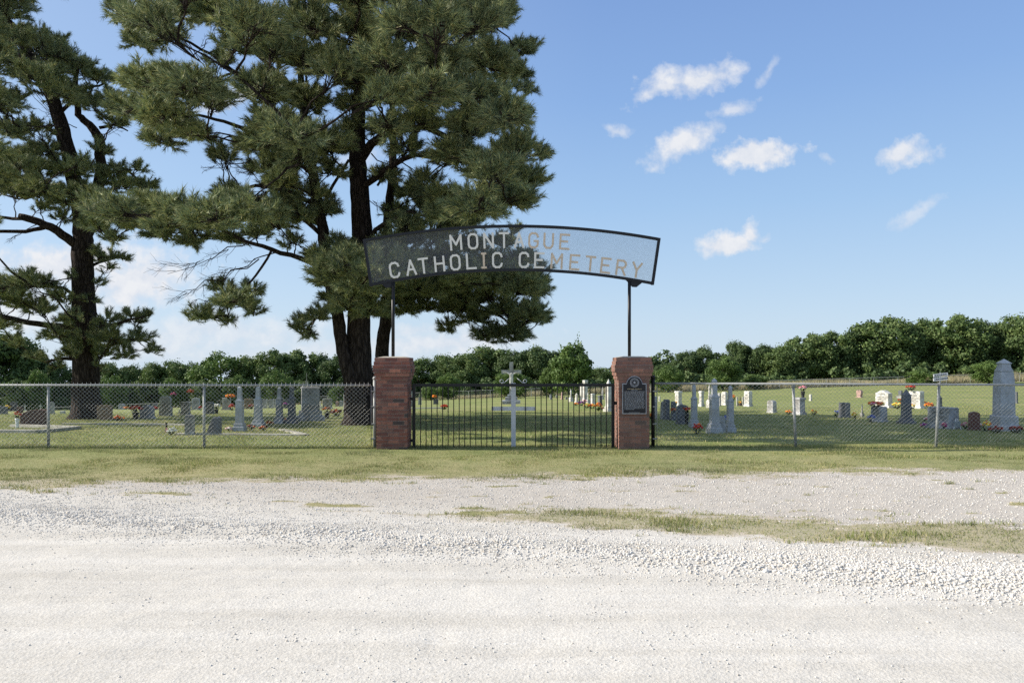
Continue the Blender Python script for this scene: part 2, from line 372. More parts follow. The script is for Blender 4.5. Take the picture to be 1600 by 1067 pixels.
def ground_mat(name, grassy):
    m, nt, b = base_mat(name, .95, .1); g = geo(nt); P = g.outputs['Position']
    at = N(nt, 'ShaderNodeAttribute'); at.attribute_name = 'grass'
    sx = N(nt, 'ShaderNodeSeparateXYZ'); nt.links.new(P, sx.inputs[0])
    # gravel
    vo = N(nt, 'ShaderNodeTexVoronoi'); vo.inputs['Scale'].default_value = 55; vo.inputs['Randomness'].default_value = 1; nt.links.new(P, vo.inputs['Vector'])
    vo2 = N(nt, 'ShaderNodeTexVoronoi'); vo2.inputs['Scale'].default_value = 150; nt.links.new(P, vo2.inputs['Vector'])
    mp = N(nt, 'ShaderNodeMapping'); mp.inputs['Rotation'].default_value = (0, 0, R(15.2)); mp.inputs['Scale'].default_value = (.13, 1.9, 1); nt.links.new(P, mp.inputs[0])
    tr = noise(nt, 1.4, 5, .6, mp.outputs[0]); fine = noise(nt, 30, 6, .75, P); big = noise(nt, .9, 4, .6, P)
    gr = ramp(nt, fine, [(.28, (.44, .415, .38)), (.5, (.555, .53, .49)), (.72, (.635, .61, .575))])
    gr = mixc(nt, 1., gr, ramp(nt, tr, [(.34, (.88, .87, .85)), (.60, (1.04, 1.04, 1.04))]), 'MULTIPLY')
    # greyer, dirtier gravel towards the verge
    d = MATH(nt, 'ADD', sx.outputs[1], MATH(nt, 'MULTIPLY', sx.outputs[0], .272))
    far = N(nt, 'ShaderNodeMapRange'); nt.links.new(d, far.inputs[0]); far.inputs[1].default_value = 7.2; far.inputs[2].default_value = 8.6
    gr = mixc(nt, MATH(nt, 'MULTIPLY', far.outputs[0], MATH(nt, 'ADD', MATH(nt, 'MULTIPLY', big, .7), .45, clamp=True)), gr, mixc(nt, fine, (.31, .275, .24), (.52, .485, .44)))
    # grass soil and turf colour
    big2 = noise(nt, .33, 5, .65, P); mid = noise(nt, 2.6, 5, .7, P); fi = noise(nt, 24, 5, .8, P)
    tc = ramp(nt, big2, [(.3, (.165, .205, .075)), (.5, (.215, .240, .100)), (.72, (.300, .285, .145))])
    tc = mixc(nt, 1., tc, ramp(nt, mid, [(.28, (.76, .82, .7)), (.72, (1.22, 1.16, 1.12))]), 'MULTIPLY')
    tc = mixc(nt, 1., tc, ramp(nt, fi, [(.25, (.55, .58, .52)), (.75, (1.4, 1.36, 1.32))]), 'MULTIPLY')
    verge = N(nt, 'ShaderNodeMapRange'); nt.links.new(sx.outputs[1], verge.inputs[0]); verge.inputs[1].default_value = 14.4; verge.inputs[2].default_value = 10.2
    tc = mixc(nt, MATH(nt, 'MULTIPLY', verge.outputs[0], MATH(nt, 'ADD', mid, -.02, clamp=True), clamp=True), tc, (.36, .30, .20))
    f = N(nt, 'ShaderNodeMapRange'); nt.links.new(MATH(nt, 'ADD', at.outputs['Fac'], MATH(nt, 'MULTIPLY', MATH(nt, 'SUBTRACT', fi, .5), .9)), f.inputs[0]); f.inputs[1].default_value = .42; f.inputs[2].default_value = .82
    md = N(nt, 'ShaderNodeMapRange'); nt.links.new(MATH(nt, 'ADD', at.outputs['Fac'], MATH(nt, 'MULTIPLY', MATH(nt, 'SUBTRACT', mid, .5), .5)), md.inputs[0]); md.inputs[1].default_value = .08; md.inputs[2].default_value = .5
    gr = mixc(nt, MATH(nt, 'MULTIPLY', md.outputs[0], .75), gr, mixc(nt, fine, (.33, .27, .20), (.50, .44, .36)))
    c = mixc(nt, f.outputs[0], gr, tc)
    nt.links.new(c, b.inputs['Base Color'])
    h1 = MATH(nt, 'ADD', MATH(nt, 'MULTIPLY', vo.outputs['Distance'], .7), MATH(nt, 'MULTIPLY', vo2.outputs['Distance'], .3))
    h = MATH(nt, 'ADD', h1, fine)
    p = bump(nt, b, h, .40, .010); bump(nt, b, tr, .3, .05, p)
    MATS[name] = m
ground_mat('ground', True)
def growth(a, step, ratio, end):
    o = [a]
    while abs(o[-1]) < end: o.append(o[-1]+step); step *= ratio
    return o
def build_ground():
    ys = list(np.arange(2.6, 15.5, .036)); ys += growth(ys[-1]+.08, .12, 1.055, 900)
    lo = growth(-2.5, -.2, 1.4, 60)[::-1]; ys = [v for v in lo]+[v for v in np.arange(-2.3, 2.5, .3)]+ys
    xs = list(np.arange(-11, 11.001, .05)); rr = growth(11.1, .15, 1.09, 900); xs = [-v for v in rr[::-1]]+xs+rr
    xs = np.array(xs); ys = np.array(ys); X, Y = np.meshgrid(xs, ys); Z = gz(X, Y); Z = np.where(Y > 150, Z-.0*(Y-150), Z)
    near = (np.abs(X) < 11) & (Y > 2) & (Y < 15)
    G = grass_mask(X, Y); G = np.where(Y > 12.8, 1, G); G = np.where(Y < 2.6, 0, G)
    Z = Z+near*(1-G)*(.006*fbm(X*9, Y*9, 8, 3))+near*.010*G
    V = np.stack([X, Y, Z], -1).reshape(-1, 3); nx = len(xs); ny = len(ys)
    i, j = np.meshgrid(np.arange(nx-1), np.arange(ny-1)); a = (j*nx+i).ravel(); Fq = np.stack([a, a+1, a+nx+1, a+nx], 1)
    g = G.ravel(); fm = g[Fq].mean(1) > .42
    for nm, sel in (('gravel_road', ~fm), ('lawn', fm)):
        f = Fq[sel]; used = np.unique(f); rm = np.zeros(len(V), np.int64); rm[used] = np.arange(len(used))
        me = mesh_np(nm, V[used], rm[f], 4); smooth(me)
        at = me.attributes.new('grass', 'FLOAT', 'POINT'); at.data.foreach_set('value', g[used].astype(np.float32))
        tag(link(nm, me, MATS['ground']), kind='structure')
build_ground()

# ---- grass blades: one stuff object
def blades(name, n, xr, yr, dens, h, w, mat, lean=.5, accept=None):
    x = rng.uniform(*xr, n); y = rng.uniform(*yr, n)
    keep = rng.random(n) < dens(x, y); x = x[keep]; y = y[keep]; k = len(x)
    z = gz(x, y); H = h(x, y)*rng.uniform(.5, 1.25, k); a = rng.uniform(0, 2*np.pi, k); wv = w*rng.uniform(.6, 1.3, k)
    dx = np.cos(a); dy = np.sin(a); b = rng.uniform(0, 2*np.pi, k); ln = H*rng.uniform(0, lean, k)
    P = np.stack([x, y, z], 1); s = np.stack([dx*wv/2, dy*wv/2, 0*x], 1)
    V = np.stack([P-s, P+s, P+np.stack([np.cos(b)*ln, np.sin(b)*ln, H], 1)], 1).reshape(-1, 3)
    me = mesh_np(name, V, np.arange(3*k).reshape(-1, 3), 3); return link(name, me, mat)
gm = lambda x, y: grass_mask(x, y)
def turf_h(x, y): return .022+.034*sstep(-.2, .6, fbm(x*1.2, y*2, 44, 3))+.012*(y > 13.5)
tag(blades('grass', 640000, (-10.5, 11), (6.2, 14.3), lambda x, y: np.where(y > 12, 1, np.clip(gm(x, y)*1.5, 0, 1)**1.3)*(.30+.70*sstep(-.35, .35, fbm(x*2.5, y*4.5, 31, 4)))*(np.abs(x) < .74*y+.6),
    turf_h, .009, MATS['grass_blades'], .9), kind='stuff')
tag(blades('fence_line_grass', 26000, (-11, 11), (13.75, 14.05), lambda x, y: .5+.5*fbm(x*2, y*3, 9, 3)*(np.abs(x-.05) > 2.6), lambda x, y: .06+0*x, .008, MATS['grass_blades'], .7), kind='stuff')
tag(blades('lawn_grass', 520000, (-30, 32), (14.3, 40), lambda x, y: (np.abs(x) < .74*y+.5)*np.clip(24/y, 0, 1)**2*(.35+.65*sstep(-.35, .35, fbm(x*2, y*2.5, 61, 3))), lambda x, y: .035+.03*sstep(-.3, .6, fbm(x*.6, y*.6, 4, 3)), .014, MATS['grass_blades'], .9), kind='stuff')

# ---- loose stones
def stones(name, xs, ys, r, mat, sink=.42):
    ph = (1+5**.5)/2
    bv = np.array([(-1,ph,0),(1,ph,0),(-1,-ph,0),(1,-ph,0),(0,-1,ph),(0,1,ph),(0,-1,-ph),(0,1,-ph),(ph,0,-1),(ph,0,1),(-ph,0,-1),(-ph,0,1)], float); bv /= np.linalg.norm(bv[0])
    bf = np.array([(0,11,5),(0,5,1),(0,1,7),(0,7,10),(0,10,11),(1,5,9),(5,11,4),(11,10,2),(10,7,6),(7,1,8),(3,9,4),(3,4,2),(3,2,6),(3,6,8),(3,8,9),(4,9,5),(2,4,11),(6,2,10),(8,6,7),(9,8,1)])
    k = len(xs); a = rng.uniform(0, 2*np.pi, k)
    S = rng.uniform(.6, 1.35, (k, 3)); S[:, 2] *= .72
    V = bv[None]*S[:, None]*(1+rng.uniform(-.26, .26, (k, 12, 1)))*r[:, None, None]
    c, s = np.cos(a)[:, None], np.sin(a)[:, None]; t = rng.uniform(-.6, .6, k)[:, None]
    X = V[..., 0]*np.cos(t)-V[..., 2]*np.sin(t); Z = V[..., 0]*np.sin(t)+V[..., 2]*np.cos(t)
    V = np.stack([X*c-V[..., 1]*s+xs[:, None], X*s+V[..., 1]*c+ys[:, None], Z+(gz(xs, ys)+r*(.72-sink))[:, None]], -1)
    Fc = (np.arange(k)[:, None, None]*12+bf[None]).reshape(-1, 3)
    return link(name, mesh_np(name, V.reshape(-1, 3), Fc, 3), mat)
def rock_mat():
    m, nt, b = base_mat('limestone', .95, .1); g = geo(nt)
    c = ramp(nt, g.outputs['Random Per Island'], [(0, (.48, .45, .41)), (.15, (.60, .575, .54)), (.7, (.70, .68, .645)), (.94, (.62, .55, .46)), (1, (.36, .34, .33))])
    n = noise(nt, 60, 4, .7, g.outputs['Position']); nt.links.new(mixc(nt, 1., c, ramp(nt, n, [(.3, (.86, .86, .86)), (.7, (1.08, 1.08, 1.08))]), 'MULTIPLY'), b.inputs['Base Color'])
    bump(nt, b, n, .4, .004); MATS['limestone'] = m
rock_mat()
def fan(n, y0, y1, pad=.6):
    y = rng.uniform(y0, y1, n); x = rng.uniform(-1, 1, n)*(.70*y1+pad); k = np.abs(x) < .70*y+pad; return x[k], y[k]
def build_stones():
    x, y = fan(260000, 4.2, 9.8); d = y+.272*x+.12*fbm(x*1.3, y*1.3, 3, 3)
    w = np.exp(-np.abs((d-6.65)/.72)**3.5)*(.62+.38*sstep(-.5, .3, fbm(x*.7, y*.9, 14, 3)))*(1-.45*grass_mask(x, y))
    k = rng.random(len(x)) < w; x = x[k]; y = y[k]; d = d[k]
    r = (.0024+.0060*rng.random(len(x))**1.8)*(1+.60*np.exp(-((d-6.45)/.30)**2))*(.85+.05*np.clip(x+3, 0, 8)); big = rng.random(len(x)) < .02; r = r*np.where(big, 1.7, 1)
    tag(stones('windrow_gravel', x, y, r, MATS['limestone']), kind='stuff')
    x, y = fan(95000, 7.2, 11.6); d = y+.272*x
    k = rng.random(len(x)) < (d > 7.3)*(.75-.45*grass_mask(x, y))*.8*(1-sstep(10.3, 11.8, y)); x = x[k]; y = y[k]
    r = .0026+.0078*rng.random(len(x))**2.4
    tag(stones('drive_gravel', x, y, r, MATS['limestone']), kind='stuff')
    x, y = fan(90000, 2.9, 7.4, .4); d = y+.272*x
    cl = sstep(-.1, .7, fbm(x*1.2, y*1.2, 77, 4))*(.25+1.1*sstep(-.3, .35, fbm(d*1.7, x*.12, 55, 2)))
    k = rng.random(len(x)) < (d < 6.2)*(.05+.5*cl); x = x[k]; y = y[k]
    r = .0013+.0062*rng.random(len(x))**3.4
    tag(stones('road_gravel', x, y, r, MATS['limestone'], .45), kind='stuff')
build_stones()

# ================================================================ GATE, PILLARS, SIGN, FENCES
YF = 13.87
def PX(px, Y=YF): return (px-800)/F*Y
def PZ(py, Y=YF): return CAMZ-(py-HZ)/F*Y

def brick_pillar(cx, mat, label, flip):
    root = empty('brick_pillar', (cx, YF, gzf(cx, YF)-.02), 0, label, 'pillar')
    n = 25; ch = 1.715/n; core = MB(); br = MB(); wid = lambda k: .565 if k < 19 else (.605, .645, .685, .685, .655, .63)[k-19]
    for k in range(n):
        w = wid(k); z = k*ch
        core.box(0, 0, z, w-.016, w-.016, ch)
        L = w; off = (k % 2)
        def run(horizontal, sgn):
            # bricks along one side; full 0.2 m stretchers, ends alternate
            p = -L/2; first = True; end = L/2
            if not horizontal: p += .095; end -= .095
            while p < end-.01:
                ln = (.098 if (off and horizontal) or (not off and not horizontal) else .205) if first else .205
                if end-p-ln < .045: ln = end-p
                ln = min(ln, end-p); first = False
                a = p+.005*(p > -L/2+.001); b_ = p+ln-.005*(p+ln < end-.001)
                j = random.uniform(-.0025, .0025); c = (a+b_)/2; s = b_-a
                if horizontal: br.box(c, sgn*(L/2-.0475)+j, z+.005, s, .095, ch-.010, ch=.003)
                else: br.box(sgn*(L/2-.0475)+j, c, z+.005, .095, s-.002, ch-.010, ch=.003)
                p += ln
        for sg in (-1, 1): run(True, sg); run(False, sg)
    core.build('mortar', MATS['mortar'], root); br.build('bricks', mat, root)
    cap = MB(); cap.box(0, 0, n*ch+.001, .56, .56, .022, tx=.62, ty=.62, ch=0); cap.build('mortar_cap', MATS['mortar_cap'], root)
    return root
PL = -2.207; PR = 2.245
pl = brick_pillar(PL, MATS['brick_red'], 'red brick gate pillar carrying the left leg of the arched sign, no plaque', 0)
pr = brick_pillar(PR, MATS['brick_rose'], 'brick gate pillar with the black historical plaque on its front', 1)

# ---- historical marker plaque (rests on the pillar front)
def stroke_font():
    A = {}
    A['M'] = [[(0,0),(0,1),(.5,.35),(1,1),(1,0)]]
    A['N'] = [[(0,0),(0,1),(1,0),(1,1)]]
    A['T'] = [[(0,1),(1,1)],[(.5,1),(.5,0)]]
    A['A'] = [[(0,0),(.5,1),(1,0)],[(.2,.36),(.8,.36)]]
    A['E'] = [[(1,1),(0,1),(0,0),(1,0)],[(0,.52),(.8,.52)]]
    A['L'] = [[(0,1),(0,0),(1,0)]]
    A['I'] = [[(.18,1),(.82,1)],[(.5,1),(.5,0)],[(.18,0),(.82,0)]]
    A['H'] = [[(0,0),(0,1)],[(1,0),(1,1)],[(0,.52),(1,.52)]]
    A['Y'] = [[(0,1),(.5,.5),(1,1)],[(.5,.5),(.5,0)]]
    A['U'] = [[(0,1),(0,.28),(.08,.12),(.28,0),(.72,0),(.92,.12),(1,.28),(1,1)]]
    A['O'] = [[(.3,0),(.08,.1),(0,.26),(0,.74),(.08,.9),(.3,1),(.7,1),(.92,.9),(1,.74),(1,.26),(.92,.1),(.7,0),(.3,0)]]
    A['C'] = [[(1,.76),(.92,.9),(.7,1),(.3,1),(.08,.9),(0,.74),(0,.26),(.08,.1),(.3,0),(.7,0),(.92,.1),(1,.24)]]
    A['G'] = [[(1,.76),(.92,.9),(.7,1),(.3,1),(.08,.9),(0,.74),(0,.26),(.08,.1),(.3,0),(.7,0),(.92,.1),(1,.24),(1,.46),(.6,.46)]]
    A['R'] = [[(0,0),(0,1),(.7,1),(.93,.9),(1,.76),(.93,.6),(.7,.5),(0,.5)],[(.55,.5),(1,0)]]
    A[' '] = []
    return A
FONT = stroke_font()
def letter_mb(ch, w, h, sw, d, M=None, mb=None):
    """strokes as boxes with round joints; x-z plane, front towards -y"""
    mb = mb or MB()
    def T(p): return Vector(((p[0]-.5)*(w-sw), 0, (p[1]-.5)*(h-sw)))
    q = 0
    for st in FONT[ch]:
        P = [T(p) for p in st]
        for a, b in zip(P, P[1:]):
            t = (b-a).normalized(); n_ = Vector((-t.z, 0, t.x))*sw/2; e = t*sw*.42; q += 1; y = d+.0004*(q % 4)
            a2 = a-e; b2 = b+e
            vs = [a2-n_, b2-n_, b2+n_, a2+n_]
            pr_ = [Vector((v.x, -y/2, v.z)) for v in vs]+[Vector((v.x, y/2, v.z)) for v in vs]
            if M: pr_ = [M@v for v in pr_]
            mb.add(pr_, [(0, 1, 2, 3), (7, 6, 5, 4), (0, 4, 5, 1), (1, 5, 6, 2), (2, 6, 7, 3), (3, 7, 4, 0)])
    return mb
def text_mb(s, cx, cz, h, w, sw, d, y, gap=.35):
    mb = MB(); n = len(s); pitch = w*(1+gap)
    for i, c in enumerate(s):
        letter_mb(c, w, h, sw, d, Matrix.Translation((cx+(i-(n-1)/2)*pitch, y, cz)), mb)
    return mb
def plaque():
    k = YF/F; yf = YF-.2825-.032
    zc = PZ(616.5, 13.55); ky = 1; root = empty('historical_plaque', (2.245, yf, zc), 0, 'black arch-topped historical plaque with silver rim mounted on brick pillar', 'plaque')
    w = .445; hb = -.355; ht = .205; top = .345
    def prof(i):
        x = w/2-i; P = [(-x, hb+i), (x, hb+i), (x, ht-i)]
        arc = []
        for j in range(0, 19):
            t = j/18; a = math.pi*t; cx_ = (.145-i*.3)*math.cos(a); s = math.sin(a)
            arc.append((cx_, (ht-i)+(top-ht)*(s**1.15 if 0 < t < 1 else 0)))
        return P+[(.19-i, ht-i)]+arc+[(-.19+i, ht-i), (-x, ht-i)]
    b = MB(); b.prism(prof(0), -.006, .03, bev=.004); b.build('rim', MATS['plaque_silver'], root)
    f = MB(); f.prism(prof(.016), -.011, -.0065); fld = f.build('field', MATS['plaque_black'], root)
    # seal: ring, rays disc, star and state-shaped blank
    s = MB()
    def ringm(r0, r1, y0, y1, cz):
        n = 32; vs = []; fs = []
        for i in range(n):
            a = 2*math.pi*i/n
            for (r, y) in ((r0, y0), (r1, y0), (r1, y1), (r0, y1)): vs.append((r*math.cos(a), y, cz+r*math.sin(a)))
        for i in range(n):
            j = (i+1) % n
            for c in range(4): fs.append((i*4+c, i*4+(c+1) % 4, j*4+(c+1) % 4, j*4+c))
        s.add(vs, fs)
    cz = .222
    ringm(.074, .082, -.016, -.010, cz); ringm(.050, .054, -.0155, -.010, cz)
    for i in range(30):
        a = 2*math.pi*i/30; rr = .063+.002*(i % 2)
        s.box(0, 0, 0, .006, .004, .012, Matrix.Translation((rr*math.cos(a), -.0125, cz+rr*math.sin(a)))@Matrix.Rotation(-a+math.pi/2, 4, 'Y')@Matrix.Translation((0, 0, -.006)))
    star = []
    for i in range(10):
        a = math.pi/2+i*math.pi/5; r = .034 if i % 2 == 0 else .0145; star.append((r*math.cos(a), cz+r*math.sin(a)))
    s.prism(star, -.0158, -.0105)
    s.build('seal', MATS['plaque_silver'], root)
    text_mb('MONTAGUE CATHOLIC', 0, .105, .016, .0115, .0036, .004, -.0125).build('title', MATS['plaque_gold'], root)
    text_mb('CEMETERY', 0, .081, .013, .0115, .0032, .004, -.0125).build('title', MATS['plaque_silver'], root)
    t = MB(); r = random.Random(3); rows = 18
    for i in range(rows):
        z = .058-i*.0192; x = -.185; last = .185 if i < rows-1 else 0.0
        while x < last-.01:
            L = min(r.uniform(.012, .045), last-x); t.box(x+L/2, -.0120, z-.0045, L-.004, .003, .0085+r.uniform(-.002, .001)); x += L+.005
    t.build('inscription', MATS['plaque_silver'], root)
    t = MB(); x = -.10
    while x < .10: L = r.uniform(.01, .03); t.box(x+L/2, -.0120, -.331, L-.003, .003, .007); x += L+.003
    t.build('footer', MATS['plaque_silver'], root)
plaque()

# ---- arched sign
def arched_sign():
    k = YF/F
    root = empty('arched_sign', (0, YF, PZ(557)), 0, 'long arched mesh cemetery sign with letters, on two black poles above the pillars', 'sign')
    z0 = PZ(557)
    def top(s): return Vector((PX(799.5+232.5*s), 0, PZ(351.5+22*s*s-1.0*s)-z0))
    def bot(s): return Vector((PX(799.7+221.8*s), 0, PZ(424+22.5*s*s-1.2*s)-z0))
    def S(s, t): return bot(s).lerp(top(s), t)
    fr = MB(); w = .05; d = .05; n = 48
    def strip(ps, inward, y=d/2):
        vs = []; fs = []
        for p, q in zip(ps, inward):
            o = q*w
            vs += [p+Vector((0, -y, 0)), p+o+Vector((0, -y, 0)), p+o+Vector((0, y, 0)), p+Vector((0, y, 0))]
        for i in range(len(ps)-1):
            for c in range(4): fs.append((i*4+c, i*4+(c+1) % 4, i*4+4+(c+1) % 4, i*4+4+c))
        e = (len(ps)-1)*4; fs += [(3, 2, 1, 0), (e, e+1, e+2, e+3)]; fr.add(vs, fs)
    ss = [-1+2*i/n for i in range(n+1)]
    strip([top(s) for s in ss], [(bot(s)-top(s)).normalized() for s in ss]); strip([bot(s) for s in ss], [(top(s)-bot(s)).normalized() for s in ss])
    for s, sg in ((-1, 1), (1, -1)): strip([bot(s), top(s)], [Vector((sg, 0, 0))]*2, d/2+.002)
    fr.build('frame', MATS['black_iron'], root)
    # expanded-metal panel: two families of strands
    P0 = []; P1 = []; Lx = 5.4; H = .88; pitch = .026
    for fam in (1, -1):
        run_s = 2*(H/.62)/Lx      # horizontal run of one strand over the panel height, in s units
        c = -1-run_s
        while c < 1+run_s:
            m = 7
            for i in range(m):
                t0 = i/m; t1 = (i+1)/m
                s0 = c+run_s*(t0 if fam == 1 else 1-t0); s1 = c+run_s*(t1 if fam == 1 else 1-t1)
                if min(s0, s1) < 1 and max(s0, s1) > -1:
                    def cl(sa, ta, sb, tb):
                        q = max(-1, min(1, sa)); return q, (ta if q == sa else ta+(tb-ta)*(q-sa)/(sb-sa))
                    (s0, t0), (s1, t1) = cl(s0, t0, s1, t1), cl(s1, t1, s0, t0)
                    P0.append(S(s0, t0)+Vector((0, fam*.0015, 0))); P1.append(S(s1, t1)+Vector((0, fam*.0015, 0)))
            c += pitch*2/Lx
    V, Fq = prisms_np(P0, P1, .0012, .0012, 4); link('mesh_panel', mesh_np('mesh_panel', V, Fq, 4), MATS['sign_mesh'], root)
    # letters
    def letter(ch, px, dy, tan):
        s = (px-800)/232.; tp = top(s); ang = -math.atan2((top(s+.02)-top(s-.02)).z, (top(s+.02)-top(s-.02)).x)
        s2 = (px-799.5)/(232.5-11*dy/73)
        p = S(s2, 1-dy/73.)
        wd = 19 if ch == 'M' else (12 if ch == 'I' else 16.5)
        mb = letter_mb(ch, wd*k, 25*k, .038, .014)
        o = mb.build('letter', MATS['letter_tan'] if tan else MATS['cream_paint'], root, loc=(p.x, -.033, p.z)); o.rotation_euler = (0, ang, 0)
    for c, px, tn in zip('MONTAGUE', (712.5, 739, 763.5, 787.5, 811, 833.5, 857, 882), (0, 0, 0, 0, 0, 1, 1, 1)): letter(c, px, 24.5, tn)
    for c, px, tn in zip('CATHOLICCEMETERY', (617, 642.5, 662, 687, 711.5, 736.5, 756, 777, 818.5, 842.5, 869.5, 897.5, 922, 946, 970, 994), (0, 0, 0, 0, 0, 0, 1, 0, 0, 0, 1, 1, 1, 1, 1, 1)): letter(c, px, 55.5, tn)
    for px, py in ((614.2, 441), (983.4, 440)):
        zt = PZ(py)-z0; mb = MB(); mb.tube([(PX(px), 0, -.03), (PX(px), 0, zt)], .031, 10); mb.build('pole', MATS['black_iron'], root, True)
        g = MB(); g.prism([(-.04, zt-.10), (.04, zt-.10), (.17, zt+.02), (.17, zt+.035), (-.17, zt+.035), (-.17, zt+.02)], -.012, .012); o = g.build('gusset', MATS['black_iron'], root, loc=(PX(px), 0, 0)); o.rotation_euler = (0, math.atan(.09)*(1 if px > 800 else -1)*.8, 0)
arched_sign()

# ---- gate
def gate():
    zg = gzf(0, YF); root = empty('iron_gate', (0, YF-.02, zg), 0, 'wide black iron picket gate closed between the two brick pillars', 'gate')
    z = lambda py: PZ(py)-zg
    fr = MB(); x0 = PX(647); x1 = PX(957.5)
    for x in (x0, x1): fr.box(x, 0, z(706), .055, .05, z(600)-z(706))
    fr.box((x0+x1)/2, 0, z(603.6), x1-x0-.056, .05, .052); fr.box((x0+x1)/2, 0, z(705), x1-x0-.056, .044, .03)
    fr.build('gate_frame', MATS['black_iron'], root)
    xs = [657.3+8.62*i for i in range(14)]+[783.8]+[820.9, 836.6]+[845.4+8.5*i for i in range(13)]
    for px in xs:
        if px > 952: continue
        mb = MB(); mb.box(PX(px), 0, z(705)+.031, .016, .016, z(603.6)-z(705)-.032); mb.build('picket', MATS['black_iron'], root)
    c = MB(); c.box(PX(802.3), .030, z(704), .085, .028, z(598.5)-z(704)); c.build('cross_upright', MATS['silver_paint'], root)
    c = MB(); c.box(PX(802.5), .029, z(641.5), PX(837)-PX(768), .022, .075); c.build('cross_arm', MATS['silver_paint'], root)
    for sg, cx in ((-1, 783.5), (1, 820.5)):
        pts = []
        for i in range(26):
            a = i/25*2.3*math.pi; r = .034*(1-.45*i/25)+.004; pts.append((i, a, r))
        P = []; c0 = Vector((PX(cx), 0, z(595.6)))
        for (i, a, r) in pts[::-1]: P.append(c0+Vector((sg*-1*r*math.sin(a)*1., 0, -r*math.cos(a))))
        P += [c0+Vector((-sg*.06, 0, -.022)), c0+Vector((-sg*.10, 0, .015)), c0+Vector((-sg*.145, 0, .055))]
        mb = MB(); mb.tube(P, .006, 6); mb.build('scroll', MATS['silver_paint'], root, True)
    for py in (625, 690):
        mb = MB(); mb.box(x0-.045, 0, z(py), .05, .04, .05); mb.build('hinge', MATS['black_iron'], root)
    mb = MB(); mb.box(x1+.045, 0, z(632), .05, .05, .06); mb.build('latch', MATS['black_iron'], root)
gate()

# ---- chain-link fences in front
def chain_fence(xa, xb, posts, label, zr, spikes, endpost, sag=lambda x: 0.06):
    zg = 0; root = empty('chain_link_fence', ((xa+xb)/2, YF, 0), 0, label, 'fence'); X0 = (xa+xb)/2
    z_r = PZ(601.5)
    mb = MB(); mb.tube([(xa-X0, 0, zr(xa)), (xb-X0, 0, zr(xb))], .021, 10); mb.build('top_rail', MATS['galvanised'], root, True)
    for (x, lean, ht, mat, r) in posts:
        g = gzf(x, YF); mb = MB(); mb.tube([(x-X0, .015, g-.05), (x+lean-X0, .015, ht)], r, 10); ht_ = ht
        mb.lathe([(r*1.25, ht-.01), (r*1.25, ht+.02), (r*.7, ht+.045)], 10, Matrix.Translation((x+lean-X0, .015, 0))); mb.build('fence_post', MATS[mat], root, True)
    P0 = []; P1 = []; p = .0812
    for fam in (1, -1):
        c = math.floor((xa-1.3)/p)*p
        while c < xb+1.3:
            N_ = 13
            for i in range(N_):
                # strand rises at ~45 degrees in little zigzag steps
                def pt(f):
                    h = 1.22*f; x = c+fam*h
                    b = sag(x); return x, b+(zr(x)-b)*f
                xA, zA = pt(i/N_); xB, zB = pt((i+1)/N_)
                if xa < xA < xb and xa < xB < xb:
                    P0.append((xA-X0, -.028+fam*.003, zA)); P1.append((xB-X0, -.028+fam*.003, zB))
            c += p
    wr = .0019 if spikes else .0016
    V, Fq = prisms_np(P0, P1, wr, wr, 4)
    if spikes:
        P0 = []; P1 = []; x = xa+.03
        while x < xb: P0 += [(x-X0, -.028, zr(x)-.01)]; P1 += [(x-X0+random.uniform(-.004, .004), -.028, zr(x)+.055)]; x += p
        V2, F2 = prisms_np(P0, P1, .006, .0035, 4); Fq = np.vstack([Fq, F2+len(V)]); V = np.vstack([V, V2])
    link('chain_link_mesh', mesh_np('chain_link_mesh', V, Fq, 4), MATS['galvanised_wire'], root)
    if endpost:
        x = endpost; t = MB(); t.tube([(x-X0, -.03, .08), (x-X0, -.03, PZ(602))], .007, 6); t.build('tension_bar', MATS['galvanised'], root, True)
        for py in (612, 636, 663, 686):
            t = MB(); s_ = 1 if xb == max(xa, xb) and endpost > X0 else -1
            t.box(x-X0+s_*.035, 0, PZ(py), .085, .062, .022); t.build('tension_band', MATS['galvanised'], root)
    return root
zl = lambda x: PZ(601.8)
chain_fence(-13.6, PX(579), [(PX(-411), 0, PZ(603), 'galvanised', .024), (PX(-168), 0, PZ(603), 'galvanised', .024), (PX(75), 0, PZ(603), 'galvanised', .026), (PX(318.5), 0, PZ(603), 'galvanised', .026), (PX(585.5), 0, PZ(592), 'galvanised', .033)],
            'galvanised chain-link fence with spiky wire tips, left of the gate', zl, True, PX(580.5))
zr_ = lambda x: PZ(599)+.0-.004*(x-2.7)
chain_fence(PX(1024), 14.2, [(PX(1020.5), 0, PZ(590), 'black_iron', .036), (PX(1244), -.05, PZ(604), 'galvanised', .026), (PX(1463), .06, PZ(602), 'galvanised', .026), (PX(1690), 0, PZ(602), 'galvanised', .026), (PX(1915), 0, PZ(602), 'galvanised', .026)],
            'chain-link fence with leaning posts and one black end post, right of the gate', zr_, False, PX(1026),
            sag=lambda x: .10+.10*math.sin((x-2.7)*1.1)**2)
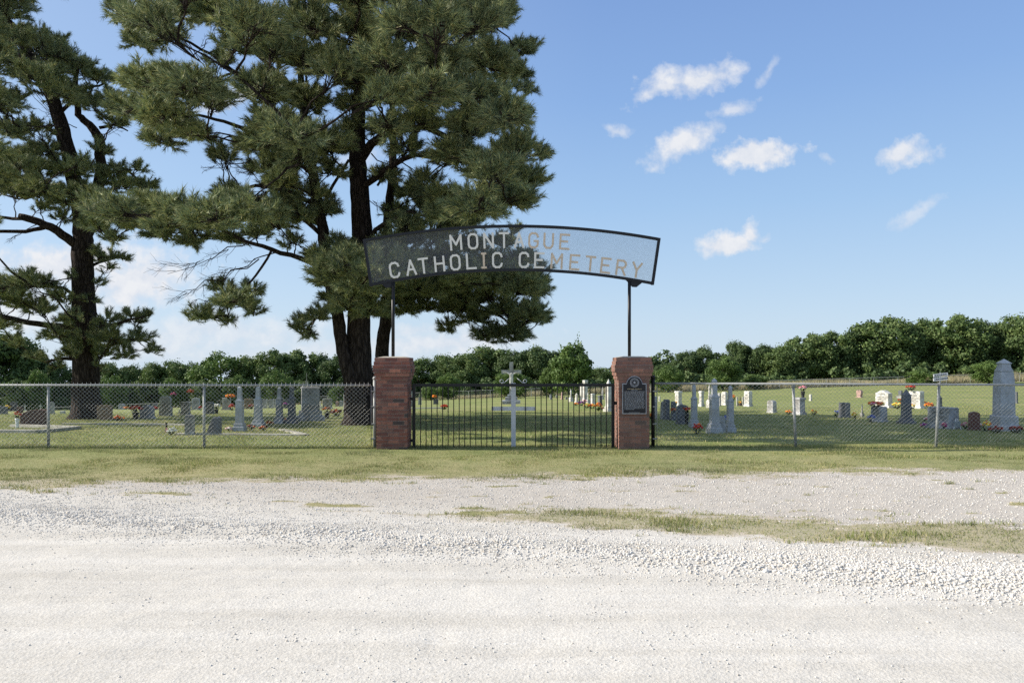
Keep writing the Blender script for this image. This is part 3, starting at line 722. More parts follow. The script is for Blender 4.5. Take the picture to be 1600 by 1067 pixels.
def fence_sign():
    x = PX(1467.5); root = empty('fence_sign', (x, YF-.05, PZ(590.5)), 0, 'small white two-board sign wired above the leaning right fence post', 'sign')
    for i, (dz, h) in enumerate(((.035, .052), (-.045, .06))):
        mb = MB(); mb.box(0, 0, 0, .27, .012, h, Matrix.Translation((0, 0, dz))@Matrix.Rotation(R(-7), 4, 'Y')); b = mb.build('board', MATS['white_plastic'], root)
        t = MB(); xx = -.115
        while xx < .11:
            L = random.uniform(.012, .04); t.box(xx+L/2, -.0075, h*.28, L-.004, .002, h*.42, Matrix.Translation((0, 0, dz))@Matrix.Rotation(R(-7), 4, 'Y')); xx += L+.006
        t.build('faded_writing', MATS['letter_black'], b)
    mb = MB(); mb.box(0, .014, -.13, .02, .012, .24); mb.build('bracket', MATS['galvanised'], root)
fence_sign()

# ---- far perimeter fence
def far_fence():
    line = [(-.80, 128), (-.44, 124), (-.2, 118), (.0, 114), (.3, 109), (.555, 105), (.72, 103), (.95, 98)]
    P = [Vector((u*y, y, 0)) for u, y in line]; root = empty('perimeter_fence', (0, 112, 0), 0, 'thin chain-link fence along the far edge of the cemetery', 'fence')
    O = Vector((0, 112, 0)); rail = MB(); wires = [[], []]; pts = []
    for a, b in zip(P, P[1:]):
        n = int((b-a).length/3); 
        for i in range(n): p = a.lerp(b, i/n); pts.append(Vector((p.x, p.y, gzf(p.x, p.y))))
    rail.tube([p+Vector((0, 0, 1.22))-O for p in pts], .035, 5); rail.build('top_rail', MATS['galvanised'], root)
    for k, p in enumerate(pts):
        if k > 0 and k % 1 == 0 and k < 99:
            mb = MB(); mb.tube([p-O, p-O+Vector((0, 0, 1.24))], .032, 5); mb.build('fence_post', MATS['galvanised'], root)
    A = []; B = []
    for a, b in zip(pts, pts[1:]):
        L = (b-a).length; m = int(L/.3)
        for i in range(m):
            p = a.lerp(b, i/m)-O; q = a.lerp(b, (i+1)/m)-O; up = Vector((0, 0, 1.18))
            for t in (0, .25, .5, .75): A.append(p+up*t); B.append(q+up*(t+.25)); A.append(q+up*t); B.append(p+up*(t+.25))
    V, Fq = prisms_np(A, B, .008, .008, 3); link('chain_link_mesh', mesh_np('chain_link_mesh', V, Fq, 4), MATS['galvanised'], root)
far_fence()
# ================================================================ PINES
def seg_nearest(paths, p):
    best = None
    for P in paths:
        for a, b in zip(P, P[1:]):
            ab = b-a; t = max(0, min(1, (p-a).dot(ab)/max(ab.length_squared, 1e-6))); q = a+ab*t; d = (p-q).length+.35*max(0, q.z-p.z)
            if best is None or d < best[0]: best = (d, q, t)
    return best[1]
def pine(label, base_px, Y0, stems, limbs, blobs, needle=.175, tufts=250, layers=((0, 1.), (-2.4, .88), (2.4, .9)), seed=1, bare=(), nper=32, deep=40):
    rd = random.Random(seed); rg = np.random.default_rng(seed)
    bx, by = base_px; g = gzf((bx-800)/F*Y0, Y0); O = Vector(((bx-800)/F*Y0, Y0, g))
    root = empty('pine_tree', O, 0, label, 'tree', 'tall pines by the fence')
    def w(t): px, py, dy = t[0], t[1], t[2]; return W(px, py, Y0+dy)-O
    tr = MB(); paths = []
    for st in stems:
        pts = [w(t) for t in st]; rad = [t[3]/F*Y0 for t in st]; P = []; Rr = []
        for k in range(len(pts)-1):
            for q in range(4):
                f = q/4; v = pts[k].lerp(pts[k+1], f)+Vector((rd.uniform(-.03, .03), rd.uniform(-.03, .03), 0)) if q else pts[k]; P.append(v); Rr.append(rad[k]*(1-f)+rad[k+1]*f)
        P.append(pts[-1]); Rr.append(rad[-1])
        if st[0][1] > 640:
            P.insert(0, P[0]+Vector((0, 0, -.35))); Rr.insert(0, Rr[0]*1.5); Rr[1] *= 1.22
        tr.tube(P, Rr, 14, .10); paths.append(P)
    tr.build('trunk', MATS['pine_bark'], root, True)
    lb = MB()
    for st in limbs:
        pts = [w(t) for t in st]; rad = [.78*t[3]/F*Y0 for t in st]; P = []; Rr = []
        for k in range(len(pts)-1):
            L = (pts[k+1]-pts[k]).length
            for q in range(3):
                f = q/3; v = pts[k].lerp(pts[k+1], f)+(Vector((rd.uniform(-1, 1), rd.uniform(-1, 1), rd.uniform(-1, 1)))*L*.035 if q else Vector()); P.append(v); Rr.append(rad[k]*(1-f)+rad[k+1]*f)
        P.append(pts[-1]); Rr.append(rad[-1]); lb.tube(P, Rr, 8, .08); paths.append(P)
    P0 = []; P1 = []; R0 = []; R1 = []
    def twig(a, b, r0, r1, n=3, sag=0):
        prev = a
        for i in range(1, n+1):
            f = i/n; q = a.lerp(b, f)+Vector((rd.uniform(-1, 1), rd.uniform(-1, 1), rd.uniform(-1, 1)))*(b-a).length*.045*(i < n)+Vector((0, 0, -sag*math.sin(math.pi*f)))
            P0.append(prev); P1.append(q); R0.append(r0*(1-(i-1)/n)+r1*(i-1)/n); R1.append(r0*(1-f)+r1*f); prev = q
    tips = []; dirs = []; 
    k = Y0/F
    blobs = sorted(blobs, key=lambda b: (w((b[0], b[1], 0))-seg_nearest(paths, w((b[0], b[1], 0)))).length)
    for bl in blobs:
        px, py, r = bl[:3]; dens = bl[3] if len(bl) > 3 else 1.; dd = bl[4] if len(bl) > 4 else None
        for li, (dy, fr) in enumerate(layers+(((-4.9, .85), (4.9, .85)) if r >= 32 and dd is None else ())+(((-5.3, .8),) if r >= deep and dd is None else ())):
            dyy = dy*rd.uniform(.6, 1.35)*(min(1.2, r/38))
            if dd is not None: dyy = dd+dy*.35
            c = w((px+rd.uniform(-6, 6)*(li > 0), py+rd.uniform(-6, 6)*(li > 0), dyy)); rad = r*k*fr
            c.z -= .20*rad; rad *= 1.10; a = seg_nearest(paths, c+Vector((0, 0, -.2*rad)))
            L = (c-a).length; mid = a.lerp(c, .5)+Vector((0, 0, .06*L)); paths.append([a, mid, c])
            twig(a, c, min(.05, .018+.012*L), .012, 5, -.05*L)
            n = max(5, int(tufts*dens*(rad/1.0)**2*fr))
            subs = []
            for i in range(max(4, n//6)):
                v = Vector(rg.normal(size=3)); v.normalize(); v.z = abs(v.z)*.95-.22
                e = c+v*rad*rd.uniform(.45, 1.0); s = a.lerp(c, rd.uniform(.55, 1)) if L > .3 else c
                twig(s, e, .012, .006, 2, .02); subs.append((s, e))
            for i in range(n):
                s, e = subs[rd.randrange(len(subs))]; q = s.lerp(e, rd.uniform(.45, 1)**.8)
                v = Vector(rg.normal(size=3)); v.normalize(); out = (q-c)/max(rad, .1)
                d = (v*.6+out*.6+(e-s).normalized()*.7+Vector((0, 0, .45))).normalized()
                tip = q+d*rd.uniform(.06, .30); P0.append(q); P1.append(tip); R0.append(.006); R1.append(.004)
                tips.append(tip); dirs.append(d)
    # bare dead twigs
    for (x0, y0, x1, y1, dy, n) in bare:
        a = w((x0, y0, dy)); b = w((x1, y1, dy)); twig(a, b, .022, .006, 7, .05)
        for i in range(n):
            f = rd.uniform(.2, .95); s = a.lerp(b, f); L = (b-a).length*rd.uniform(.12, .32)
            d = ((b-a).normalized()+Vector((rd.uniform(-1, 1), rd.uniform(-1, 1), rd.uniform(-1.1, .6)))*.9).normalized(); e = s+d*L
            twig(s, e, .009, .003, 3, .03)
            for j in range(4):
                s2 = s.lerp(e, rd.uniform(.3, 1)); d2 = (d+Vector((rd.uniform(-1, 1), rd.uniform(-1, 1), rd.uniform(-1, 1)))*.8).normalized(); twig(s2, s2+d2*L*.4, .004, .0025, 2)
    lb.build('limbs', MATS['pine_bark'], root, True)
    V, Fq = prisms_np([tuple(p) for p in P0], [tuple(p) for p in P1], np.array(R0), np.array(R1), 3)
    link('twigs', mesh_np('twigs', V, Fq, 4), MATS['pine_bark'], root)
    print('PINE tufts', len(tips))
    T = np.array([tuple(t) for t in tips]); D = np.array([tuple(d) for d in dirs]); m = len(T); K = nper
    v = rg.normal(size=(m, K, 3)); v /= np.linalg.norm(v, axis=2, keepdims=True)
    d = D[:, None]*1.0+v*.72; d /= np.linalg.norm(d, axis=2, keepdims=True)
    st = T[:, None]-D[:, None]*rg.uniform(0, .24, (m, K, 1)); L = needle*rg.uniform(.7, 1.25, (m, K, 1))
    e = st+d*L; e[..., 2] -= .10*L[..., 0]
    sd_ = np.cross(d, rg.normal(size=(m, K, 3))); sd_ /= np.maximum(np.linalg.norm(sd_, axis=2, keepdims=True), 1e-6); sd_ *= .0074*rg.uniform(.8, 1.3, (m, K, 1))
    V = np.stack([st-sd_, st+sd_, e+sd_*.35], 2)
    # every needle of one tuft shares an island-free look: keep triangles separate
    me = mesh_np('needles', V.reshape(-1, 3), np.arange(m*K*3).reshape(-1, 3), 3)
    link('needles', me, MATS['pine_needles'], root)
    return root, m

big_stems = [
  [(563,664,0,27),(562,620,0,24),(560,575,0,21),(560,520,0,18),(562,450,0,17),(566,370,0,16),(562,300,0,15),(558,250,0,13),(560,180,0,11),(562,100,.2,8),(560,20,.3,6),(556,-60,.3,4),(552,-120,.3,2)],
  [(560,640,-.15,16),(553,610,-.25,14),(544,575,-.3,11.5),(535,540,-.3,10),(529,500,-.3,9.5),(515,440,-.3,9),(508,390,-.3,8.5),(500,330,-.2,8),(489,270,-.1,7),(478,200,0,6),(470,120,.2,5),(462,40,.3,3.5),(455,-50,.4,2)],
]
big_limbs = [
  [(558,262,0,10),(580,225,-.5,8.5),(612,203,-1,7.5),(665,198,-1.4,6),(712,222,-1.6,5),(752,262,-1.6,3)],
  [(562,300,0,7),(600,268,-.8,5.5),(650,242,-1.2,4.5),(720,252,-1.5,3.5),(790,270,-1.2,2)],
  [(561,140,0,6),(600,110,-.5,5),(660,70,-1,4),(720,30,-1.2,2.5)],
  [(561,170,0,6),(620,150,.8,4.5),(700,110,1.2,3.5),(780,75,1.5,2)],
  [(512,420,-.3,6),(470,404,-.6,5),(425,390,-1,4.2),(385,378,-1.2,3.5),(340,355,-1.5,3),(270,340,-1.8,2.2),(190,330,-2,1.5)],
  [(505,370,-.3,5),(460,330,-.8,4),(410,315,-1.4,3.5),(355,318,-1.8,3),(290,325,-2,2),(215,318,-2.2,1.2)],
  [(498,320,-.2,5),(455,300,-.6,4),(400,290,-.8,3.5),(350,305,-1,2.5)],
  [(490,275,0,5),(440,235,-.4,4.5),(395,205,-.6,4),(350,190,-.8,3.2),(310,180,-1,2.5),(250,190,-1.2,1.5)],
  [(483,230,0,5),(430,175,.4,4.2),(380,120,.5,3.6),(330,85,.5,3),(280,60,.3,2.4),(215,40,.2,1.4)],
  [(475,160,.1,4.5),(430,110,.6,3.5),(380,70,.8,3),(320,20,1,2),(290,-30,1,1.2)],
  [(566,380,0,5),(600,350,-.8,4),(640,330,-1.2,3.2),(690,345,-1.5,2.2)],
  [(562,450,0,3.5),(590,420,-1,3),(615,395,-1.4,2)],
  [(530,505,-.3,3),(515,485,-.8,2.4),(495,490,-1.2,1.5)],
  [(425,390,-1,2.6),(400,430,-1.2,2.2),(380,455,-1.3,1.8),(355,480,-1.4,1.2)],
  [(500,340,-.2,4),(520,290,-.6,3),(545,250,-.9,2.5)],
  [(470,120,.2,3.5),(510,70,-.3,3),(530,30,-.6,2)],
]
big_blobs = [
 (185,12,28),(232,28,42),(212,62,26),(283,12,32),(262,62,30,.7),(330,12,38),(392,28,46),(372,72,34,.6),(232,128,44),(292,128,44),(200,168,32),(258,172,42),(325,150,36,.8),(250,212,30),(300,205,32,.7),(345,95,26,.5),
 (412,132,46),(432,68,42),(482,36,44),(478,92,36),(528,100,40),(560,40,44),(604,92,48),(632,36,44),(690,28,48),(694,88,46),(742,36,44),(782,14,38),(760,92,44),(812,78,24),(800,118,32),(832,70,12),(735,142,44),(672,142,46),(612,142,40),(548,160,30,.8),(484,150,36),
 (432,188,40),(398,222,34),(462,212,44),(520,222,38),(548,200,24),(405,262,28,.7),(442,282,34),(490,300,30,.7),(432,250,30),(520,262,26,.7),
 (738,190,44),(790,176,40),(826,140,14),(812,225,36),(772,258,46),(712,236,44),(655,188,34),(640,228,30,.7),(820,276,34),(846,238,15),(790,306,42),(744,318,44),(702,338,34),(668,280,30,.6),
 (152,308,24,1.3),(182,332,36,1.3),(148,352,24,1.2),(172,372,18,.7),(232,322,36,1.3),(282,342,42,1.3),(330,338,42,1.3),(380,326,42,1.3),(300,372,28),(428,342,32,1.2),(252,366,26),(402,362,24),(440,310,30),(470,335,28),(360,300,24),(212,350,26),(352,368,22),(460,372,20,.6),
 (366,468,32,.85),(322,490,22,.8),(342,448,20,.7),(300,492,13,.8),(392,452,18,.7),(398,486,16,.7),(352,500,15,.7),
 (468,508,17,.9),(492,492,22),(516,462,20),(482,522,12),(522,432,34,1.2),(548,402,34,1.2),(560,450,36,1.3),(590,418,34,1.2),(576,482,26,1.2),(535,380,26),(500,400,22),(604,374,26),(536,480,22),(640,350,30),(690,366,30),(728,346,24),(612,440,24),
 (640,410,34,1.1),(690,310,34),(470,250,34),(505,330,28),(600,270,26,.8),(440,330,30),(350,240,26,.7),(610,200,34),(560,120,34),(510,420,28,1.1,-2.),(580,470,26,1.1,-1.5),
 (530,410,30,1.2,-2.6),(562,440,32,1.2,-2.4),(540,474,26,1.1,-2.2),(592,400,30,1.1,-2.5),(610,430,26,1.1,-2.2),
 (560,-30,60),(640,-40,60),(720,-40,55),(470,-40,60),(390,-40,50),(300,-40,45),(220,-20,30),(600,-110,70),(500,-110,70),(700,-100,50),(560,-160,60),
]
bare_big = [(405,405,270,468,-1.5,16),(400,372,262,428,-1.7,16),(430,395,330,430,-1.2,10),(392,250,318,262,-.8,12),(455,300,350,250,-1,14),(420,230,330,225,-.8,10),(380,455,300,470,-1.4,7),(560,300,610,330,-.6,7),(580,240,660,280,-1,9),(600,330,680,300,-1.4,8),(300,90,340,40,.4,8)]
pine('tallest dark pine with twin trunks behind the fence left of the gate', (563, 664), 23, big_stems, big_limbs, big_blobs, seed=3, bare=bare_big)

back_stems = [[(606,650,0,12),(600,600,0,11),(597,555,0,10.5),(602,510,0,9.5),(606,460,0,9),(606,400,.1,8),(606,340,.1,7),(613,280,.1,6.5),(615,230,.2,6),(612,160,.2,4)]]
back_limbs = [[(606,480,0,5),(640,462,-.5,4.5),(690,458,-.8,4),(735,470,-1,3),(790,500,-1,2)],[(606,440,0,5),(660,420,-.5,4),(720,405,-.8,3.2),(790,400,-.8,2)],[(607,400,0,4.5),(650,370,.5,3.5),(720,350,.8,2.4)],[(614,300,0,4),(650,290,.3,3),(700,300,.5,2)],[(614,260,0,3.5),(590,290,.5,2.5)]]
back_blobs = [(668,430,34,1.1),(724,470,30,1.1),(790,480,30,1.1),(836,440,24,1.1),(700,510,18,.8),(756,524,20,.9),(816,524,16,.9),(640,480,24,.9),(650,452,34,1.2),(692,448,38,1.2),(700,478,24),(728,432,40,1.2),(768,412,38,1.2),(815,402,26,1.2),(812,444,40,1.3),(842,456,20,1.3),(828,486,32,1.3),(846,498,16,1.2),(804,512,26,1.1),(772,520,20),(742,496,26),(722,484,22),(780,436,34,1.2),(712,462,30),(760,462,26),(650,410,28),(690,400,32),(736,380,30),(784,372,22),(806,358,10),(640,370,28),(612,412,24),(620,465,22),(662,478,18,.8),(760,440,26,.9),(640,300,28),(678,312,32),(712,350,26),(786,430,22),(800,530,12,.8),(622,330,26),(848,418,12)]
bare_back = [(735,500,800,540,-.8,10),(700,485,760,520,-.9,12),(640,300,700,330,.2,8),(740,470,700,505,-.8,8)]
pine('slimmer pine whose trunk rises directly behind the left brick pillar, low boughs under the sign', (606, 650), 28, back_stems, back_limbs, back_blobs, seed=8, bare=bare_back, tufts=250)

left_stems = [
  [(136,655,0,25),(134,620,0,20),(133,560,0,18),(132,500,0,17),(130,440,0,16),(129,385,0,15),(128,340,0,12.5),(118,290,0,11.5),(108,240,0,11),(94,190,0,10.5),(78,140,0,9),(55,95,0,8),(25,50,0,7),(-15,5,0,5),(-50,-50,0,3)],
  [(130,380,0,10),(150,330,.3,9),(158,270,.5,8),(155,215,.5,7.5),(140,195,.5,6),(122,180,.4,5),(118,140,.5,4),(120,100,.6,2.5)]]
left_limbs = [
  [(128,390,0,10),(105,372,-.4,8.5),(80,355,-.6,8),(52,344,-.7,7),(30,338,-.8,6)],
  [(75,354,-.6,4.5),(40,362,-.8,3.8),(-10,362,-1,3)],[(60,346,-.6,4),(20,342,.2,3.2),(-20,338,.4,2.4)],
  [(118,300,0,6),(80,295,-.5,4.5),(40,310,-.8,4),(0,290,-1,3)],
  [(132,505,0,7),(100,510,-.5,6),(60,506,-.8,5.5),(20,498,-1,5),(-20,488,-1.2,3.5)],
  [(133,520,0,5),(165,510,-.6,4),(200,500,-1,2.5),(225,495,-1,1.2)],[(133,545,0,4),(170,540,.4,3.5),(215,528,.6,2.2),(240,540,.6,1.2)],
  [(131,420,0,3.5),(155,410,.3,2.6),(185,402,.4,1.4)],[(130,470,0,4),(100,450,.5,3.4),(60,445,.8,2.4),(20,440,1,1.5)],
  [(158,260,.5,4),(190,262,.8,3),(225,285,1,1.8)],[(155,200,.5,3.5),(180,195,.7,2.6),(200,205,.9,1.4)],
  [(100,215,0,4),(60,195,.3,3),(20,190,.5,2.2),(-15,200,.5,1.4)],[(75,135,0,4),(50,130,.6,3),(20,100,.8,2.2)],[(90,180,0,4),(130,140,.2,3),(165,130,.4,1.6)],[(50,90,0,3.5),(80,85,.4,2.6),(105,80,.5,1.4)],
  [(133,560,0,3.5),(100,560,-.5,3),(70,565,-.6,1.6)],
]
left_blobs = [
 (8,12,30),(38,8,20,.8),(22,52,30),(62,62,32),(98,88,32),(12,90,30),(48,112,34),(92,60,16,.8),(78,108,30),(126,104,30),(160,120,24),(172,150,20),(100,142,32,.9),(132,150,28),(20,150,26,.8),(12,200,30),(52,200,28,.8),(70,228,26,.7),(28,248,32),(62,262,30,.8),(176,184,26,.8),(150,160,24),
 (100,262,26,.8),(140,262,20,.7),(60,292,32),(104,310,28),(22,292,34),(-10,260,40),(-20,150,50),(-20,60,40),(198,284,26),(228,292,22),(172,282,22,.8),(216,262,16,.8),(182,262,18,.7),(150,392,12,.6),
 (64,322,16,.8),(98,340,18,.8),(154,404,16),(176,398,12),(196,402,9),(168,420,10,.7),
 (40,436,30),(72,444,24),(22,468,28),(60,476,26),(-10,450,36),(98,462,22,.9),(120,492,28),(92,520,26),(124,530,24),(60,560,16,.8),(110,552,24),(20,530,18,.7),(88,572,12,.6),(168,500,20),(206,492,20),(228,492,12),(178,528,28),(218,526,20),(236,546,14),(160,552,22),(200,550,18),(145,520,24),(140,470,18,.8),(150,440,14,.6),(110,430,14,.6),(0,505,26,.8),(150,570,14,.6),
 (112,262,30),(130,296,28),(60,236,26),(160,232,20),(90,300,26),
 (-60,100,60),(-60,220,60),(-60,330,50),(-60,20,60),(-20,-30,60),(-60,430,50),(40,-30,40),(-70,-50,60),(-120,100,60),(-120,300,60),(-70,500,40)]
bare_left = [(128,360,60,300,-.4,8),(60,350,10,375,-.8,7),(100,440,20,500,.6,10),(120,200,60,170,.2,8),(155,270,210,330,.6,7),(160,210,200,190,.6,8),(132,470,175,420,.2,4)]
pine('solitary dark pine at the far left with a broken stub limb', (136, 655), 29.5, left_stems, left_limbs, left_blobs, seed=5, bare=bare_left, deep=30, tufts=170, layers=((0, 1.), (-2.4, .88), (2.6, .9)))

# ================================================================ OAKS AND THE FAR TREELINE
def oak_proto(seed, mat, lobes=92, per=190, leaf=.036, spiky=False):
    """unit crown: half width 1, height 2, standing on z=0"""
    rg = np.random.default_rng(seed); C = []; Rr = []
    for i in range(lobes):
        for _ in range(40):
            p = rg.uniform(-1, 1, 3)
            if np.linalg.norm(p) < 1: break
        rr = rg.uniform(.10, .25); c = p/max(.55,np.linalg.norm(p))**.5*np.array([.82, .82, .78]); c[2] = c[2]*1.0+1.05
        c[:2] *= 1.0-.35*max(0, c[2]-1.2); C.append(c); Rr.append(rr)
    for a in np.linspace(0, 6.28, 7)[:-1]: C.append(np.array([.5*np.cos(a+seed), .5*np.sin(a+seed), .38])); Rr.append(.38)
    C = np.array(C); Rr = np.array(Rr); n = len(C)
    v = rg.normal(size=(n, per, 3)); v /= np.linalg.norm(v, axis=2, keepdims=True)
    r = Rr[:, None, None]*(1+rg.normal(0, .24, (n, per, 1))-.30*rg.random((n, per, 1))**3)
    P = (C[:, None]+v*r*np.array([1, 1, .8])).reshape(-1, 3); nr = (v+.7*rg.normal(size=v.shape)).reshape(-1, 3)
    if spiky:
        ex = []; en = []
        for i in range(46):
            c = C[rg.integers(n)]; d = rg.normal(size=3); d[2] = abs(d[2])*1.6; d /= np.linalg.norm(d); L = rg.uniform(.35, .62)
            t = rg.random(26)[:, None]; ex.append(c+d*L*t*1.1+rg.normal(0, .03, (26, 3))); en.append(rg.normal(size=(26, 3)))
        P = np.vstack([P]+ex); nr = np.vstack([nr]+en)
    P[:, 2] = np.maximum(P[:, 2], .05)
    nr /= np.linalg.norm(nr, axis=1, keepdims=True); a = np.cross(nr, rg.normal(size=nr.shape)); a /= np.linalg.norm(a, axis=1, keepdims=True); b = np.cross(nr, a)
    s = leaf*rg.uniform(.55, 1.35, (len(P), 1)); V = np.stack([P-a*s, P-b*s*.7, P+a*s, P+b*s*.7], 1).reshape(-1, 3)
    me = mesh_np('crown', V, np.arange(len(V)).reshape(-1, 4), 4); me.materials.append(MATS[mat]); return me
def trunk_proto(seed):
    rd = random.Random(seed); mb = MB(); mb.tube([(0, 0, -.12), (.02, .01, .3), (0, .03, .8), (.03, 0, 1.3)], [.075, .055, .045, .02], 7)
    for i in range(5):
        a = rd.uniform(0, 6.28); z = rd.uniform(.3, .8); mb.tube([(0, 0, z), (.3*math.cos(a), .3*math.sin(a), z+.25), (.55*math.cos(a), .55*math.sin(a), z+.45)], [.03, .02, .01], 5)
    me = bpy.data.meshes.new('trunk'); me.from_pydata(mb.v, [], mb.f); me.materials.append(MATS['pine_bark']); return me
OK = [oak_proto(i, 'oak_leaves') for i in (1, 2, 3)]; OD = [oak_proto(i, 'oak_leaves_dark') for i in (11, 12, 13)]; OL = [oak_proto(i, 'light_leaves', 84, 150) for i in (21, 22)]
OS = oak_proto(31, 'light_leaves', 80, 150, .046, True); TP = [trunk_proto(i) for i in (1, 2)]
def oak(px, top, wpx, tone, label, Y, group=None, name='oak_tree', base=None, rise=.0):
    x = (px-800)/F*Y; g = gzf(x, Y); zt = CAMZ-(top-HZ)/F*Y; h = max(1., (zt-g)/1.93); w = wpx/F*Y/2*1.12
    root = empty(name, (x, Y, g-.1), random.uniform(0, 6.28), label, 'bush' if name == 'bush' else 'tree', group)
    cm = {'m': random.choice(OK), 'd': random.choice(OD), 'l': random.choice(OL), 's': OS}[tone]
    c = bpy.data.objects.new('crown', cm); COL.objects.link(c); c.parent = root; c.scale = (w, w*random.uniform(.8, 1.1), h)
    t = bpy.data.objects.new('trunk', random.choice(TP)); COL.objects.link(t); t.parent = root; t.scale = (w*.9, w*.9, h)
    return root
random.seed(21)
ROW = [(-150,520,110,'d'),(-60,515,100,'d'),(8,520,92,'d'),(52,545,60,'d'),(92,562,46,'d'),(168,566,52,'m'),(206,570,48,'d'),(240,566,46,'m'),(272,560,50,'m'),(302,566,44,'d'),(345,549,76,'l'),(392,556,56,'m'),(432,542,66,'m'),(470,542,60,'m'),(502,552,48,'d'),(530,553,52,'d'),(562,560,44,'d'),
 (622,572,40,'m'),(654,556,58,'m'),(694,551,56,'m'),(731,553,54,'m'),(766,537,74,'m'),(806,548,54,'d'),(838,541,56,'d'),(868,548,46,'d'),(936,572,44,'m'),
 (1016,578,44,'m'),(1044,566,46,'d'),(1072,548,48,'d'),(1098,540,36,'d'),(1124,556,46,'m'),(1148,532,42,'d'),(1163,536,34,'d'),(1193,538,44,'d'),(1226,536,54,'m'),(1262,517,64,'m'),(1302,513,66,'m'),(1340,513,60,'d'),(1378,490,84,'m'),(1418,503,62,'d'),(1446,498,54,'m'),(1490,487,84,'m'),(1531,500,58,'d'),(1564,503,52,'d'),(1592,488,74,'m'),(1650,480,90,'d'),(1740,485,100,'m'),(1840,480,100,'d')]
MARK = [(-999,'left of the solitary left pine'),(150,'just right of the solitary left pine'),(330,'between the two pine trees'),(520,'behind the twin-trunked pine'),(615,'over the left half of the gate'),(745,'around the white crucifix'),(850,'over the right end of the gate'),(1010,'right of the plaque pillar'),(1180,'beyond the first leaning fence post'),(1330,'beyond the white slab headstones'),(1475,'beyond the tall obelisk')]
ORD = ['first','second','third','fourth','fifth','sixth','seventh','eighth']
cnt = {}
TN = {'m': 'mid-green', 'd': 'dark green', 'l': 'bright green'}
for (px, top, w, tone) in ROW:
    mk = [m for m in MARK if px >= m[0]][-1][1]; k = cnt.get(mk, 0); cnt[mk] = k+1
    u = (px-800)/F; Y = 138-16*max(0, u)+random.uniform(-3, 3)-4*(tone == 'l')
    oak(px, top, w*1.28, tone, '%s treeline oak, %s from left %s' % (TN[tone], ORD[k], mk), Y, 'oaks of the far treeline')
# lower, brighter trees and shrubs in front of the treeline
for (px, top, w, tone, Y, lab, nm) in [
  (893,537,66,'s',92,'bright green spiky-topped young tree left of the plaque pillar','young_tree'),(858,572,34,'l',95,'low bright shrub beside the spiky-topped young tree','bush'),
  (800,576,62,'l',96,'light green bushy tree right behind the white crucifix','young_tree'),(700,581,44,'l',106,'light green rounded small tree over the left half of the gate','young_tree'),(672,603,30,'l',104,'low light green bush beside the left gate post','bush'),
  (530,598,34,'l',60,'small light green bush left of the twin-trunked pine','bush'),(430,578,60,'l',118,'bright green low tree above the small obelisks on the left','young_tree'),(370,585,50,'l',118,'bright green low tree over the orange wreath stone','young_tree'),(270,588,40,'l',118,'light green low tree over the stepped grey headstone','young_tree'),
  (1130,556,58,'l',106,'bright green round tree above the white obelisks','young_tree'),(1044,570,50,'l',108,'bright green tree just right of the plaque pillar','young_tree'),(1180,583,40,'l',108,'light green low shrub right of the bright round tree','bush'),
  (1440,575,48,'l',102,'bright shrub left of the white fence sign','bush'),(1545,562,56,'l',100,'light green shrub left of the tall obelisk','bush'),
  (20,590,60,'m',116,'green shrub at the left edge behind the fence','bush'),(60,575,40,'l',117,'light green shrub left of the solitary pine trunk','bush'),(170,585,50,'l',117,'light green shrub right of the solitary pine trunk','bush'),(320,590,44,'m',117,'green shrub above the fence post with red flowers','bush'),(470,592,44,'m',117,'green shrub behind the large granite monument','bush')]:
    oak(px, top, w, tone, lab, Y, None, nm)
def leaf_strip(name, mat, pts, n, h, depthv, leaf, seed, lobes=400):
    rg = np.random.default_rng(seed); pts = np.array(pts, float); seg = np.linalg.norm(np.diff(pts, axis=0), axis=1); cs = np.concatenate([[0], np.cumsum(seg)])
    s = rg.uniform(0, cs[-1], lobes); i = np.clip(np.searchsorted(cs, s)-1, 0, len(seg)-1); f = (s-cs[i])/seg[i]; P = pts[i]*(1-f[:, None])+pts[i+1]*f[:, None]
    x = P[:, 0]+rg.normal(0, .8, lobes); y = P[:, 1]+rg.uniform(0, depthv, lobes); hh = h[0]+(h[1]-h[0])*rg.random(lobes)**1.6; z = gz(x, y)+hh*rg.random(lobes)**.7; rr = rg.uniform(.6, 1.5, lobes)*h[1]/5
    per = n//lobes; v = rg.normal(size=(lobes, per, 3)); v /= np.linalg.norm(v, axis=2, keepdims=True)
    Q = (np.stack([x, y, z], 1)[:, None]+v*rr[:, None, None]*(1+rg.normal(0, .15, (lobes, per, 1)))).reshape(-1, 3); nr = (v+.7*rg.normal(size=v.shape)).reshape(-1, 3)
    nr /= np.linalg.norm(nr, axis=1, keepdims=True); a = np.cross(nr, rg.normal(size=nr.shape)); a /= np.linalg.norm(a, axis=1, keepdims=True); b = np.cross(nr, a)
    sz = leaf*rg.uniform(.5, 1.4, (len(Q), 1)); V = np.stack([Q-a*sz, Q-b*sz*.7, Q+a*sz, Q+b*sz*.7], 1).reshape(-1, 3)
    me = mesh_np(name, V, np.arange(len(V)).reshape(-1, 4), 4); return tag(link(name, me, MATS[mat]), kind='stuff')
line = [(u*y, y) for u, y in [(-.95, 134), (-.4, 134), (0, 130), (.3, 124), (.6, 118), (.95, 112)]]
leaf_strip('undergrowth', 'oak_leaves_dark', line, 90000, (.5, 4.0), 5, .26, 5, 420)
leaf_strip('far_woodland', 'oak_leaves_dark', [(x*1.12, y+12) for x, y in line], 110000, (1, 7.2), 8, .34, 6, 420)
line2 = [(u*y, y) for u, y in [(-.9, 129), (-.4, 127), (-.05, 121)]]
leaf_strip('brush', 'oak_leaves', line2, 30000, (.2, 1.5), 4, .20, 9, 230)
